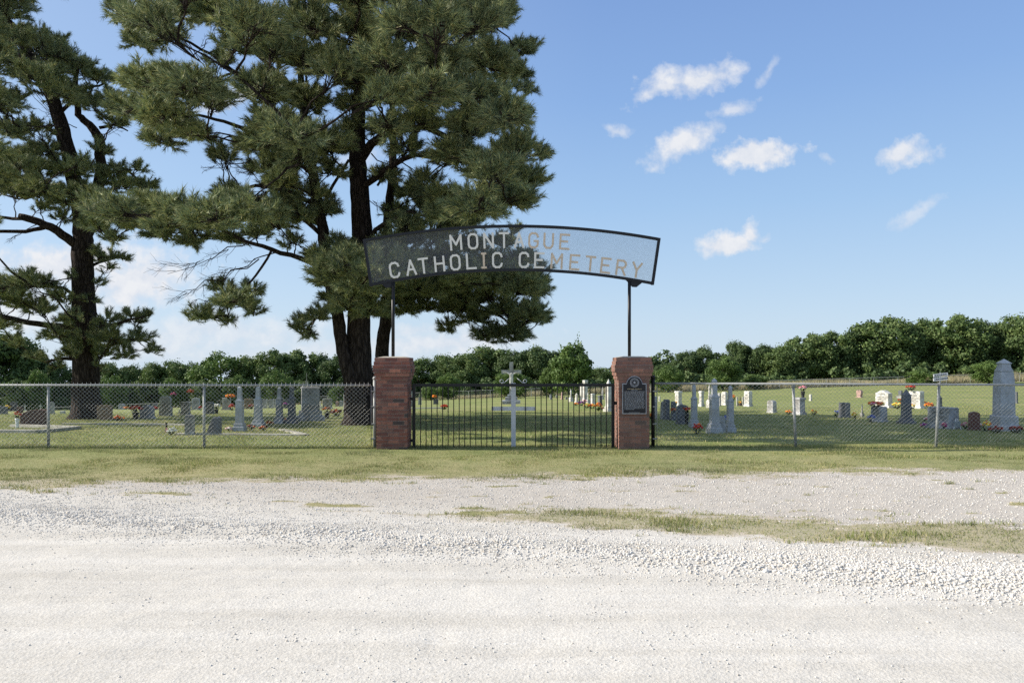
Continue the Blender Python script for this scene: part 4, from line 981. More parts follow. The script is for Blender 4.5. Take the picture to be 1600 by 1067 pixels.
# tall dry grass outside the far fence
def dry_strip():
    u = rng.uniform(-.5, .85, 90000); yy = np.interp(u, [-.5, -.2, 0, .3, .555, .72, .95], [125, 119, 115, 110, 106, 104, 99])+rng.uniform(.3, 6, len(u)); x = u*yy; z = gz(x, yy)
    H = rng.uniform(.5, 1.5, len(u))*(.75+.4*fbm(x*.2, yy*.3, 6, 3))*(.55+.45*sstep(-.1, .15, u)); a = rng.uniform(0, 6.28, len(u)); w_ = .05
    P = np.stack([x, yy, z], 1); s = np.stack([np.cos(a)*w_, np.sin(a)*w_, 0*x], 1); V = np.stack([P-s, P+s, P+np.stack([rng.normal(0, .12, len(u)), rng.normal(0, .12, len(u)), H], 1)], 1).reshape(-1, 3)
    tag(link('tall_dry_grass', mesh_np('tall_dry_grass', V, np.arange(len(V)).reshape(-1, 3), 3), MATS['dry_grass']), kind='stuff')
dry_strip()
# ================================================================ CEMETERY
def tuft_ball(mb, c, r, n, br, rd):
    for i in range(n):
        v = Vector((rd.gauss(0, 1), rd.gauss(0, 1), rd.gauss(0, 1))).normalized(); v.z = abs(v.z)*.9-.1; v.y *= .7
        mb.ball(Vector(c)+Vector((v.x*r[0], v.y*r[1], v.z*r[2]))*rd.uniform(.55, 1), br*rd.uniform(.7, 1.3), sq=.75, jit=.25)
FG = 'artificial flowers on and beside the graves'
def flowers(px, top, bot, wpx, col, label, Y=None, z0=None, vase=None, seed=None, name='flower_bouquet'):
    """bouquet filling the given pixel box; z0 = height it rests on (top of a stone) else the ground"""
    rd = random.Random(seed or int(px*13+top)); Y = Y or depth(px, bot); k = Y/F; x = (px-800)*k; g = gzf(x, Y) if z0 is None else z0
    root = empty(name, (x, Y, g), 0, label, 'flowers', FG); H = max(.12, (bot-top)*k)*1.12; w = wpx*k*1.18
    hv = 0
    if vase:
        hv = H*vase[1]; mb = MB(); r = w*.22; mb.lathe([(r*.8, 0), (r*.7, hv*.2), (r, hv*.85), (r*1.1, hv)], 10); mb.build('vase', MATS[vase[0]], root, True)
    lf = MB()
    for i in range(34):
        a = rd.uniform(0, 6.28); d = Vector((math.cos(a)*w*.5, math.sin(a)*w*.3, rd.uniform(-.1, .7)*(H-hv)*.8)); b = Vector((0, 0, hv+.01)); s = Vector((-math.sin(a), math.cos(a), 0))*w*.05
        m = b+d*.5; lf.add([b, m-s, b+d, m+s], [(0, 1, 2, 3)])
    lf.build('leaves', MATS['flower_leaves'], root)
    mb = MB(); n = int(min(46, max(12, (w/.05)*(H-hv)/.05*.5))); tuft_ball(mb, (0, 0, hv+(H-hv)*.48), (w*.46, w*.34, (H-hv)*.42), n, min(.06, max(.035, w*.085)), rd)
    mb.build('blossoms', MATS['blossom_'+col], root)
    return root
GS = 'gravestones'
def stone(px, base, w, h, kind, mat, label, yaw=0, Y=None, t=None, name=None, group=None, cat=None):
    """px: centre, base: row of its foot, w, h: apparent width and height in the 1600 px photograph"""
    Y = Y or depth(px, base); k = Y/F; x = (px-800)*k; g = gzf(x, Y); H = h*k; Wd = w*k; view = math.atan((px-800)/F); ph = R(yaw)+view
    rt = {'slab': .28, 'arc': .28, 'serp': .28, 'slant': .35, 'wedge': .5, 'heart': .3, 'step': .4}.get(kind, 1.)
    rt = t if t is not None else rt
    Wr = Wd/(abs(math.cos(ph))+rt*abs(math.sin(ph))); T = Wr*rt
    names = {'slab': 'headstone', 'arc': 'headstone', 'serp': 'headstone', 'slant': 'headstone', 'wedge': 'headstone', 'heart': 'headstone', 'step': 'headstone', 'obelisk': 'obelisk_monument', 'tall': 'obelisk_monument', 'spire': 'spire_monument', 'die': 'pedestal_headstone', 'cross': 'grave_cross', 'statue': 'grave_statue', 'post': 'grave_marker', 'tiers': 'granite_monument', 'wide': 'headstone'}
    cats = {'headstone': 'headstone', 'obelisk_monument': 'obelisk', 'spire_monument': 'monument', 'pedestal_headstone': 'headstone', 'grave_cross': 'cross', 'grave_statue': 'statue', 'grave_marker': 'grave marker', 'granite_monument': 'monument'}
    nm = name or names[kind]; root = empty(nm, (x, Y, g-.02), R(yaw), label, cat or cats.get(nm, 'monument')); H += .02
    M = MATS[mat]; b = MB(); s = MB()
    if kind in ('slab', 'arc', 'serp', 'slant', 'wide', 'heart', 'wedge'):
        bh = min(.14, H*.14) if kind not in ('wedge',) else 0
        if bh: b.box(0, 0, 0, Wr*1.0, T*1.15, bh, ch=.01); b.build('base', M, root)
        q = Wr*.43 if bh else Wr*.5; z0 = bh; hh = H
        if kind in ('slab', 'wide'): pr_ = [(-q, z0), (q, z0), (q, hh-.02), (q-.03, hh), (-q+.03, hh), (-q, hh-.02)]
        elif kind == 'arc': pr_ = [(-q, z0), (q, z0)]+[(q*math.cos(a), hh-q*.55+q*.55*math.sin(a)) for a in np.linspace(0, math.pi, 13)]
        elif kind == 'serp': pr_ = [(-q, z0), (q, z0)]+[(q*c, hh-.13*q-(.18*q*(1-math.cos(math.pi*abs(c))) if abs(c) < 1 else .36*q)) for c in np.linspace(1, -1, 15)]
        elif kind == 'heart': pr_ = [(-q*.6, z0), (q*.6, z0), (q, hh*.55), (q*.95, hh*.85), (q*.5, hh), (0, hh*.86), (-q*.5, hh), (-q*.95, hh*.85), (-q, hh*.55)]
        elif kind == 'slant': pr_ = [(-q, z0), (q, z0), (q, hh*.93), (q*.5, hh), (-q*.4, hh*.92), (-q, hh*.74)]
        else: pr_ = [(-q, 0), (q, 0), (q, H*.95), (q*.55, H), (q*.1, H*.96), (-q*.35, H*.62), (-q*.8, H*.22)]
        s.prism(pr_, -T/2, T/2, bev=min(.012, T*.1)); s.build('tablet', M, root)
        if kind in ('slab', 'arc', 'serp', 'wide') and Wr > .4:
            p = MB(); r = random.Random(int(px)); zz = H*.72
            p.box(0, -T/2-.002, zz, Wr*.42, .006, H*.07)
            for i in range(2):
                for sx_ in (-1, 1): p.box(sx_*Wr*.18, -T/2-.002, zz-H*(.16+.11*i), Wr*r.uniform(.14, .22), .006, H*.035)
            p.build('carved_panel', MATS['weathered_stone'] if mat not in ('weathered_stone',) else MATS['grey_granite'], root)
    elif kind == 'step':
        b.box(0, 0, 0, Wr*1.25, T*1.4, .05); b.build('base', M, root)
        s.prism([(-Wr*.5, .05), (Wr*.5, .05), (Wr*.5, H*.42), (Wr*.40, H*.5), (Wr*.44, H*.86), (Wr*.3, H), (-Wr*.3, H), (-Wr*.44, H*.86), (-Wr*.40, H*.5), (-Wr*.5, H*.42)], -T/2, T/2, bev=.012); s.build('tablet', M, root)
    elif kind == 'die':
        b.box(0, 0, 0, Wr, T, H*.16, ch=.01); b.box(0, 0, H*.16, Wr*.86, T*.86, H*.06, tx=.94, ty=.94); b.build('base', M, root)
        s.box(0, 0, H*.22, Wr*.76, T*.76, H*.66, tx=.97, ty=.97); s.build('die', M, root)
        c = MB(); c.box(0, 0, H*.88, Wr*.9, T*.9, H*.12, ch=.02); c.build('cap', M, root)
    elif kind == 'post':
        s.box(0, 0, 0, Wr, T, H*.92); s.box(0, 0, H*.92, Wr, T, H*.08, tx=.75, ty=.75); s.build('shaft', M, root)
    elif kind == 'tiers':      # broad granite monument on two steps with a carved cap
        b.box(0, 0, 0, Wr, T, H*.155, ch=.01); b.build('base', M, root); b = MB(); b.box(0, 0, H*.155, Wr*.80, T*.80, H*.145, ch=.01); b.build('plinth', M, root)
        s.box(0, 0, H*.30, Wr*.64, T*.64, H*.63, tx=.98, ty=.98); s.build('die', M, root)
        c = MB(); c.box(0, 0, H*.93, Wr*.7, T*.7, H*.07, tx=.6, ty=.6); c.build('cap', M, root)
    elif kind in ('obelisk', 'tall'):
        b.box(0, 0, 0, Wr, T, H*.12, ch=.01); b.box(0, 0, H*.12, Wr*.82, T*.82, H*.07, ch=.01); b.build('base', M, root)
        s.box(0, 0, H*.19, Wr*.62, T*.62, H*.47, tx=.93, ty=.93); s.build('die', M, root)
        c = MB(); c.box(0, 0, H*.66, Wr*.66, T*.66, H*.022); c.box(0, 0, H*.682, Wr*.50, T*.50, H*.03, tx=.85, ty=.85); c.build('cornice', M, root)
        f = MB(); f.box(0, 0, H*.712, Wr*.38, T*.38, H*.248, tx=.86, ty=.86); f.box(0, 0, H*.96, Wr*.327, T*.327, H*.04, tx=.05, ty=.05); f.build('shaft', M, root)
    elif kind == 'spire':
        b.box(0, 0, 0, Wr*1.1, T*1.1, H*.10, ch=.01); b.box(0, 0, H*.10, Wr*.85, T*.85, H*.07, ch=.01); b.build('base', M, root)
        s.box(0, 0, H*.17, Wr*.62, T*.62, H*.66, tx=.86, ty=.86); s.build('shaft', M, root)
        c = MB(); c.box(0, 0, H*.83, Wr*.62, T*.62, H*.02); c.box(0, 0, H*.85, Wr*.46, T*.46, H*.15, tx=.06, ty=.06); c.build('spire_cap', M, root)
    elif kind == 'cross':
        b.box(0, 0, 0, Wr*.6, T*.6+.1, H*.12); b.build('base', M, root)
        s.box(0, 0, H*.12, Wr*.22, Wr*.2, H*.88); s.box(0, .001, H*.66, Wr, Wr*.18, H*.13); s.build('cross', M, root)
    elif kind == 'statue':
        b.box(0, 0, 0, Wr, Wr, H*.3, ch=.01); b.box(0, 0, H*.3, Wr*.7, Wr*.7, H*.05); b.build('pedestal', M, root)
        z = H*.35; hh = H-z
        s.lathe([(.30*Wr, z), (.28*Wr, z+hh*.1), (.2*Wr, z+hh*.45), (.24*Wr, z+hh*.68), (.17*Wr, z+hh*.80), (.07*Wr, z+hh*.835), (.12*Wr, z+hh*.9), (.10*Wr, z+hh*.97), (.03*Wr, z+hh)], 10)
        s.build('robed_figure', M, root, True)
    return root
def kerb(pxs, h, wd, label, mat='concrete'):
    P = [Vector(((px-800)/F*Y, Y, 0)) for px, Y in pxs]; O = sum(P, Vector())/len(P); O.z = gzf(O.x, O.y); root = empty('grave_kerb', O, 0, label, 'kerb')
    for a, b in zip(P, P[1:]):
        L = (b-a).length; n = max(1, int(L/1.2)); d = (b-a).normalized(); nn = Vector((-d.y, d.x, 0))*wd/2; mb = MB(); vs = []
        for i in range(n+1):
            c = a.lerp(b, i/n); z = gzf(c.x, c.y)
            for q, zz in ((nn, -.03), (-nn, -.03), (-nn, h), (nn, h)): vs.append(Vector((c.x, c.y, z+zz))+q-O)
        fs = [(0, 1, 2, 3), tuple(4*n+i for i in (3, 2, 1, 0))]
        for i in range(n):
            for c in range(4): fs.append((4*i+(c+1) % 4, 4*i+c, 4*i+4+c, 4*i+4+(c+1) % 4))
        mb.add(vs, fs); mb.build('kerb_stone', MATS[mat], root)
    return root

# ---- left of the gate
dL = lambda px, py: (px, depth(px, py))
kerb([dL(-60, 676), dL(60, 676.5), dL(122, 670), dL(20, 667)], .08, .18, 'raised concrete plot kerb at the left edge before the wide brown headstone')
kerb([dL(97, 663.5), dL(190, 663.5), dL(300, 665)], .05, .12, 'long low pale plot kerb crossing before the solitary pine trunk')
kerb([dL(276, 679), dL(478, 680.5), dL(440, 672)], .035, .16, 'long low pale plot kerb under the short square grey headstone')
kerb([dL(600, 639.5), dL(690, 638)], .06, .3, 'thin pale kerb seen through the left end of the gate')
stone(54, 667, 44, 28, 'slant', 'brown_granite', 'wide rough brown headstone beside the white flower bucket', 5)
flowers(27, 644, 669, 12, 'red', 'red flowers in a white bucket left of the wide brown headstone', vase=('white_plastic', .55))
flowers(12, 631, 642, 9, 'yellow', 'yellow flower ball by the dark stone at the left edge')
stone(5, 647, 14, 12, 'slab', 'slate_granite', 'dark slab headstone cut by the left edge of the picture', 0)
stone(22, 642, 11, 14, 'slab', 'dark_granite', 'small dark headstone with pale top just right of the yellow flower ball', 0)
stone(31, 645, 10, 10, 'arc', 'brown_granite', 'small brown headstone behind the wide brown headstone, left end', 0)
stone(39, 641, 6, 11, 'cross', 'white_marble', 'little white cross behind the left end of the wide brown headstone')
stone(63, 641, 6, 10, 'cross', 'white_marble', 'little white cross behind the right end of the wide brown headstone')
stone(81, 647, 9, 19, 'arc', 'grey_granite', 'narrow grey headstone just right of the leftmost visible fence post')
stone(98, 646, 9, 4, 'wide', 'white_marble', 'flat low white marker left of the solitary pine trunk')
stone(114, 646, 10, 12, 'slab', 'slate_granite', 'small grey headstone touching the solitary pine trunk on its left')
stone(164, 656, 25, 23, 'slab', 'tan_granite', 'tan square headstone just right of the solitary pine trunk', 4)
flowers(185, 648, 658, 17, 'rust', 'rust-coloured flowers beside the tan square headstone')
stone(190, 643, 11, 9, 'arc', 'grey_granite', 'tiny grey rounded headstone far behind the rust-coloured flowers', Y=62)
flowers(197, 639, 644, 9, 'orange', 'tiny orange flowers far behind the rust-coloured flowers', Y=61)
stone(230, 654, 25, 23, 'serp', 'light_granite', 'light granite headstone with red flowers along its left shoulder', 0)
flowers(212, 634, 655, 19, 'red', 'red flowers in a dark pot left of the light granite headstone', vase=('letter_black', .45))
flowers(243, 632, 638, 9, 'red', 'red flowers just left of the stepped grey headstone', Y=52)
stone(243, 645, 9, 9, 'slab', 'slate_granite', 'small dark headstone under red flowers left of the stepped grey headstone', Y=54)
stone(259, 650, 20, 31, 'step', 'weathered_stone', 'stepped grey double-waisted headstone on a flat base', 3)
flowers(271, 631, 639, 9, 'magenta', 'pink-red flowers on the right shoulder of the stepped grey headstone', Y=34.5, z0=.0)
stone(290, 649, 17, 22, 'slant', 'weathered_stone', 'slant-topped grey headstone behind the short square grey headstone', 0)
stone(280, 645, 5, 7, 'statue', 'weathered_stone', 'tiny statue left of the slant-topped grey headstone', Y=38)
flowers(297, 624, 635, 11, 'red', 'red flowers on top of the slant-topped grey headstone', Y=36.8, z0=-.05)
stone(306, 643, 14, 19, 'arc', 'grey_granite', 'pale grey rounded headstone left of the clipped fence post', Y=50)
flowers(313, 624, 632, 6, 'red', 'red flowers against the left side of the fence post at the bay end', Y=47)
stone(327, 647, 17, 19, 'arc', 'slate_granite', 'dark headstone with pale top just right of the bay-end fence post', 6)
flowers(338, 631, 646, 13, 'white', 'white flowers over a dark bush right of the bay-end fence post', vase=('letter_black', .4))
stone(354, 643, 15, 19, 'slab', 'light_granite', 'grey slab headstone under the orange wreath', Y=48)
flowers(360, 615, 625, 15, 'orange', 'orange wreath standing on the grey slab headstone', Y=47.5, z0=float(W(360, 625, 47.5).z))
flowers(363, 631, 643, 11, 'red', 'red flowers leaning on the grey slab headstone below the orange wreath', Y=45)
stone(296.5, 679.5, 15, 31, 'post', 'weathered_stone', 'short square grey post headstone standing on the plot kerb', 20)
stone(334, 677, 24, 26, 'wedge', 'slate_granite', 'dark wedge-shaped headstone with sloping left edge on the plot kerb', -6)
flowers(268, 667, 680, 14, 'white', 'white flowers beside the tiny flag on the ground')
flowers(358, 668, 674, 9, 'palepink', 'small pale pink flowers left of the first blue-grey obelisk')
def grave_flag(px, bot):
    Y = depth(px, bot); k = Y/F; root = empty('small_flag', ((px-800)*k, Y, gzf((px-800)*k, Y)), 0, 'tiny striped flag on a stick beside the white flowers', 'flag')
    mb = MB(); mb.tube([(0, 0, 0), (0, 0, .34)], .004, 5); mb.build('stick', MATS['tan_granite'], root)
    for i, (nm, m) in enumerate((('canton', 'plaque_black'), ('stripes', 'flag_cloth'))):
        vs = []; 
        for j in range(7): a = j/6; vs += [(.01+.05*a, .012*math.sin(a*5), .30-.12*i), (.01+.05*a, .012*math.sin(a*5), .19-.12*i)]
        mb = MB(); mb.add([Vector(v) for v in vs]+[Vector(v)+Vector((0, .002, 0)) for v in vs], [(2*j, 2*j+1, 2*j+3, 2*j+2) for j in range(6)]+[(14+2*j+2, 14+2*j+3, 14+2*j+1, 14+2*j) for j in range(6)]); mb.build(nm, MATS[m], root)
grave_flag(258, 680)
stone(374.5, 673.5, 22, 71, 'obelisk', 'pale_blue_marble', 'tallest of the slim grey obelisks between the pines, leftmost of the row', 0)
stone(403.5, 667.5, 22, 65, 'obelisk', 'pale_blue_marble', 'slim grey obelisk, second in the row, dark bushes at its foot', 0)
stone(436.5, 662, 18, 58, 'obelisk', 'grey_granite', 'slim grey obelisk, third in the row, orange flowers at its foot', 0)
stone(456, 662, 20, 59, 'obelisk', 'slate_granite', 'darkest slim obelisk, fourth in the row, nearest the large granite monument', 0)
stone(485, 658, 44, 56, 'tiers', 'light_granite', 'large broad granite monument on two steps left of the twin-trunked pine', 18, t=.7)
stone(479, 640, 6, 58, 'cross', 'weathered_stone', 'thin stone cross rising behind the large broad granite monument', Y=44)
flowers(422, 656, 666, 13, 'rust', 'rust-orange flowers between the second and third slim obelisks')
flowers(445, 653, 660, 9, 'orange', 'orange flowers between the third and fourth slim obelisks')
flowers(392, 662, 672, 16, 'darkred', 'dark flowers between the first and second slim obelisks')
flowers(412, 664, 673, 14, 'darkred', 'dark flowers at the right foot of the second slim obelisk')
stone(388, 643, 14, 16, 'slab', 'tan_granite', 'pale-topped brown headstone seen between first and second slim obelisks', Y=52)
flowers(392, 633, 642, 9, 'wine', 'dark red flowers before the brown headstone between the slim obelisks', Y=50)
stone(412, 643, 8, 14, 'slab', 'light_granite', 'small grey slab just right of the second slim obelisk', Y=54)
stone(423, 643, 8, 14, 'arc', 'light_granite', 'small pale rounded headstone between the two thin white posts', Y=54)
for px, lb in ((417, 'thin white post left of the small pale rounded headstone'), (427.5, 'thin white post right of the small pale rounded headstone'), (430.5, 'thin white post touching the third slim obelisk')):
    stone(px, 641, 2.4, 14, 'post', 'white_marble', lb, Y=55)
stone(447, 643, 10, 14, 'slab', 'slate_granite', 'dark headstone with purple flowers between third and fourth slim obelisks', Y=52)
flowers(446, 628, 636, 8, 'purple', 'purple flowers on the headstone between third and fourth slim obelisks', Y=51, z0=float(W(446, 636, 51).z))
stone(511.5, 642, 17, 16, 'slab', 'weathered_stone', 'grey slab headstone behind the orange flower mound', Y=48)
flowers(511, 636, 653, 15, 'orange', 'orange flowers on dark stems right of the large granite monument', vase=('letter_black', .4))
flowers(526, 638, 651, 18, 'darkred', 'dark flower mound right of the orange flowers', vase=None)
stone(500.5, 640, 4, 12, 'statue', 'white_marble', 'tiny white statue left of the grey slab behind the orange flowers', Y=50)
stone(527, 637, 5, 8, 'post', 'pink_granite', 'tiny pinkish marker left of the twin-trunked pine', Y=58)
stone(533, 637, 5, 9, 'post', 'light_granite', 'tiny grey marker left of the tall white slab by the pine', Y=58)
stone(540.5, 643, 8, 24, 'slab', 'light_granite', 'tall narrow grey slab touching the twin-trunked pine on its left', 25, Y=46)

# ---- seen through the gate
stone(643.5, 637, 5, 24, 'slab', 'grey_granite', 'grey slab glimpsed between the left pillar and the gate', Y=52)
stone(656, 634, 6, 12, 'arc', 'grey_granite', 'small grey headstone behind the first gate pickets', Y=60)
stone(681, 632, 9, 8, 'slab', 'slate_granite', 'low dark stone carrying the orange bouquet behind the gate', Y=62)
flowers(679, 616, 625, 9, 'orange', 'orange bouquet on the low dark stone behind the gate', Y=62, z0=float(W(679, 625, 62).z))
flowers(694, 630.5, 640, 12, 'red', 'bright red flowers lying on the lawn behind the gate')
def crucifix():
    px, base = 799, 631; Y = depth(px, base); k = Y/F; x = (px-800)*k; g = gzf(x, Y); root = empty('crucifix', (x, Y, g-.02), R(0), 'tall white crucifix with a figure on stepped grey base behind the gate', 'crucifix')
    for i, (w, h0, h1) in enumerate(((28, 625.5, 631.5), (19, 620.5, 625.5), (12, 616.5, 620.5))):
        b = MB(); b.box(0, 0, (631.5-h1)*k, w*k, w*k*.8, (h1-h0)*k, ch=.01); b.build('step', MATS['grey_granite'], root)
    c = MB(); z0 = (631.5-616.5)*k; zt = (631-565)*k; c.box(0, 0, z0, .31, .22, zt-z0); c.box(0, .001, (631-583.5)*k, 31*k, .21, 6*k); c.build('cross', MATS['light_granite'], root)
    # figure: one continuous skinned body
    H = 1.15; zc = (631-584)*k; V = [(0, -.16, zc-.52), (0, -.16, zc-.30), (0, -.16, zc-.08), (0, -.18, zc+.0), (0, -.22, zc+.10), (-.10, -.17, zc-.02), (.10, -.17, zc-.02), (-.33, -.14, zc+.10), (.33, -.14, zc+.10), (-.56, -.13, zc+.17), (.56, -.13, zc+.17), (-.07, -.16, zc-.56), (.06, -.16, zc-.56), (-.07, -.24, zc-.82), (.05, -.23, zc-.84), (-.02, -.15, zc-1.1), (.02, -.15, zc-1.12), (0, -.21, zc-1.2), (-.63, -.13, zc+.18), (.63, -.13, zc+.18)]
    E = [(0, 1), (1, 2), (2, 3), (3, 4), (2, 5), (2, 6), (5, 7), (6, 8), (7, 9), (8, 10), (0, 11), (0, 12), (11, 13), (12, 14), (13, 15), (14, 16), (15, 17), (9, 18), (10, 19)]
    Rr = [.12, .11, .12, .05, .085, .06, .06, .04, .04, .028, .028, .085, .085, .06, .06, .04, .04, .03, .035, .035]
    me = bpy.data.meshes.new('figure'); me.from_pydata(V, E, []); o = link('figure', me, MATS['white_marble'], root)
    md = o.modifiers.new('skin', 'SKIN'); sv = me.skin_vertices[0].data
    for i, r in enumerate(Rr): sv[i].radius = (r, r); sv[i].use_root = i == 0
    o.modifiers.new('sub', 'SUBSURF').levels = 1; o.modifiers['sub'].render_levels = 1
crucifix()
LB = [(861,624,5,8,'slab','grey_granite','tiny grey stone far off, below the spiky-topped tree'),(870,622,4,5,'arc','weathered_stone','tiny low stone just right of the tiny grey stone far off'),(878,624,5,12,'spire','pink_granite','slender pinkish spire far off right of the crucifix'),(885,624,4,4,'arc','weathered_stone','tiny low stone between the pinkish spire and the white statue'),
 (892,627.5,8,20,'statue','white_marble','white statue on a pedestal far off behind the gate'),(901,629,8,15,'spire','white_marble','short white spire left of the tall pair of white monuments'),(908.5,629,8,30,'spire','white_marble','broad white pointed monument, left one of the tall pair'),(914.5,629,10,35,'die','white_marble','tallest white-capped pillar of the tall pair behind the gate'),
 (918.5,630,6,17,'statue','white_marble','white statue before the white-capped pillar'),(926,631,9,16,'die','white_marble','white-capped square headstone right of the tall white pair'),(937.5,633,9,15,'die','slate_granite','dark pedestal stone with pale cap behind the orange flowers'),(941.5,624,5,19,'obelisk','light_granite','thin grey obelisk behind the dark pedestal stone'),
 (951,643,16,51,'spire','white_marble','tall white spire nearest the right end of the gate'),(946,626,3,9,'cross','weathered_stone','tiny cross between the thin grey obelisk and the tall white spire')]
for px, b, w, h, kd, mt, lb in LB: stone(px, b, w, h, kd, mt, lb, 32, t=None if kd in ('slab', 'arc') else .9)
for px, tp, bt, w, c, lb in [(900.5,628.5,634,9,'orange','low orange flowers under the short white spire'),(908,626,634,9,'purple','purple flowers under the broad white pointed monument'),(913.5,623,632,7,'pink','pink flowers under the white-capped pillar'),(917,629,638,10,'yellow','yellow flowers left of the orange flower row behind the gate'),(925,630,639,11,'orange','orange flowers below the white-capped square headstone'),(935,627,642,12,'orange','largest orange flower mass left of the tall white spire'),(942,636,641,8,'darkred','dark wilted flowers beside the tall white spire'),
  (1016.5,645,655,6,'orange','orange flowers glimpsed between the plaque pillar and black post')]:
    flowers(px, tp, bt, w, c, lb)

# ---- right of the gate
RS = [
 (1024.5,655,4,36,'slab','white_marble','narrow white slab just right of the black end post',30,.5),(1030.5,627,3,8,'slab','white_marble','tiny white stone far off right of the black end post',30,.5),
 (1035,655,7,28,'slant','light_granite','narrow leaning slab, first of the dark trio by the black end post',30,.5),(1041.5,656,11,32,'slab','slate_granite','tall dark slab with lit left edge, middle of the dark trio',28,.5),(1052,657,9,30,'arc','slate_granite','round-shouldered dark slab, last of the dark trio',28,.5),
 (1060,634,14,23,'die','white_marble','white block headstone behind the dark trio',30,.7),(1066,663,22,31,'arc','slate_granite','dark round-topped open-arch headstone with red flowers',10,.25),
 (1084.5,668,17,68,'obelisk','pale_blue_marble','blue-grey obelisk left of the two white-banded obelisks',25,.95),(1096,635,10,24,'die','white_marble','white pedestal stone behind the blue-grey obelisk',32,.8),
 (1116,677,26,86,'obelisk','pale_blue_marble','tallest white-banded obelisk, left one, on broad steps',25,.95),(1141,676,19,74,'obelisk','pale_blue_marble','right white-banded obelisk beside the grey heart stone',25,.95),
 (1126,677,17,27,'arc','grey_granite','low grey rounded stone standing between the two white-banded obelisks',5,.4),(1108.5,637,10,38,'statue','white_marble','tall white statue behind the left white-banded obelisk',30,.9),
 (1124,634,5,20,'slab','light_granite','grey slab seen between the two white-banded obelisks',28,.4),(1132,633,11,21,'arc','white_marble','white slab behind the right white-banded obelisk',28,.4),
 (1156.5,634,5,15,'statue','brown_granite','dark small statue between two white posts',20,.9),
 (1169,635,14,24,'slab','white_marble','white slab with shaded right edge, right of the two white posts',30,.5),(1206,645,16,20,'arc','light_granite','small round-topped headstone alone on the lawn',28,.5),
 (1249,648,22,27,'die','light_granite','pale pedestal headstone carrying the pink flowers',28,.8),(1266.5,626,5,10,'slab','white_marble','tiny white headstone far off right of the pink flowers',28,.6),
 (1319.5,653,19,24,'slab','slate_granite','dark blue-grey slab beside the blue flowers',-28,.5),(1347,652,6,22,'statue','weathered_stone','slim weathered statue between yellow and red flowers',20,.8),
 (1343,621,11,12,'heart','pink_granite','small pink heart-shaped stone far off on the lawn',28,.4),(1373.5,659,26,24,'slab','grey_granite','ribbed grey headstone carrying red and yellow flowers',-30,.7),
 (1381,637,27,29,'serp','white_marble','broad white granite headstone with curved top',30,.33),(1407,617,7,7,'slab','slate_granite','tiny dark stone behind the dark square column',28,.5),(1406,622,12,4,'wide','weathered_stone','flat low stone behind the dark square column',28,.4),
 (1416,662,26,54,'spire','slate_granite','dark square column monument on spreading steps',28,.95),(1432,638,24,27,'slab','white_marble','white granite headstone with red flowers on its left corner',30,.4),
 (1468,645,13,28,'spire','slate_granite','blue-grey pointed stone behind the leaning fence post',20,.9),(1473.5,669,48,33,'slab','grey_granite','wide low blue-grey headstone with purple flowers at both ends',-32,.5),
 (1522,672,19,29,'arc','red_granite','small reddish round-topped headstone with pink flowers',-12,.45),(1587,630,7,18,'slab','slate_granite','small dark headstone just right of the tall obelisk',28,.5)]
def face_west(px, kd, yw):
    if 1030 <= px < 1060 and kd in ('slab', 'arc', 'slant'): return -80
    if kd in ('slab', 'arc', 'serp', 'die', 'wide', 'heart') and abs(yw) >= 25: return -68
    if kd in ('obelisk',): return 7
    if kd in ('spire',): return 0
    return yw
for px, b, w, h, kd, mt, lb, yw, t in RS: stone(px, b, w, h, kd, mt, lb, face_west(px, kd, yw), t=t)
for px, lb in ((1152, 'left white post of the pair flanking the small dark statue'), (1161, 'right white post of the pair flanking the small dark statue')): stone(px, 634, 3, 14, 'post', 'white_marble', lb)
def tall_obelisk():
    px, base = 1568.5, 673; Y = depth(px, base); k = Y/F; x = (px-800)*k; yw = R(-3); root = empty('obelisk_monument', (x, Y, gzf(x, Y)-.03), yw, 'tallest blue-grey obelisk at the right edge with flared pointed cap', 'obelisk'); M = MATS['pale_blue_marble']; z = lambda py: (base-py)*k+.03
    ph = yw+math.atan((px-800)/F); f = .87/(math.cos(ph)+math.sin(ph)); w = lambda p: p*k*f
    def tier(mb, y0, y1, w0, w1, dz=0): mb.box(0, 0, z(y0)+dz, w(w0), w(w0), z(y1)-z(y0)-dz, tx=w1/w0, ty=w1/w0)
    b = MB(); b.box(0, 0, 0, w(51), w(51), z(664), ch=.015); b.build('base', M, root); b = MB(); b.box(0, 0, z(664), w(44), w(44), z(649)-z(664), ch=.02); b.build('plinth', M, root)
    s = MB(); tier(s, 649, 606, 35, 33.5); tier(s, 606, 592, 33.5, 32); tier(s, 592, 581, 32, 28.5); s.build('shaft', M, root)
    c = MB(); tier(c, 581, 578.5, 28.5, 28.5, .006); tier(c, 578.5, 574, 27.5, 22); tier(c, 574, 568.5, 22, 20); tier(c, 568.5, 567, 24, 24); tier(c, 567, 561, 23, 1.5); c.build('cap', M, root)
tall_obelisk()
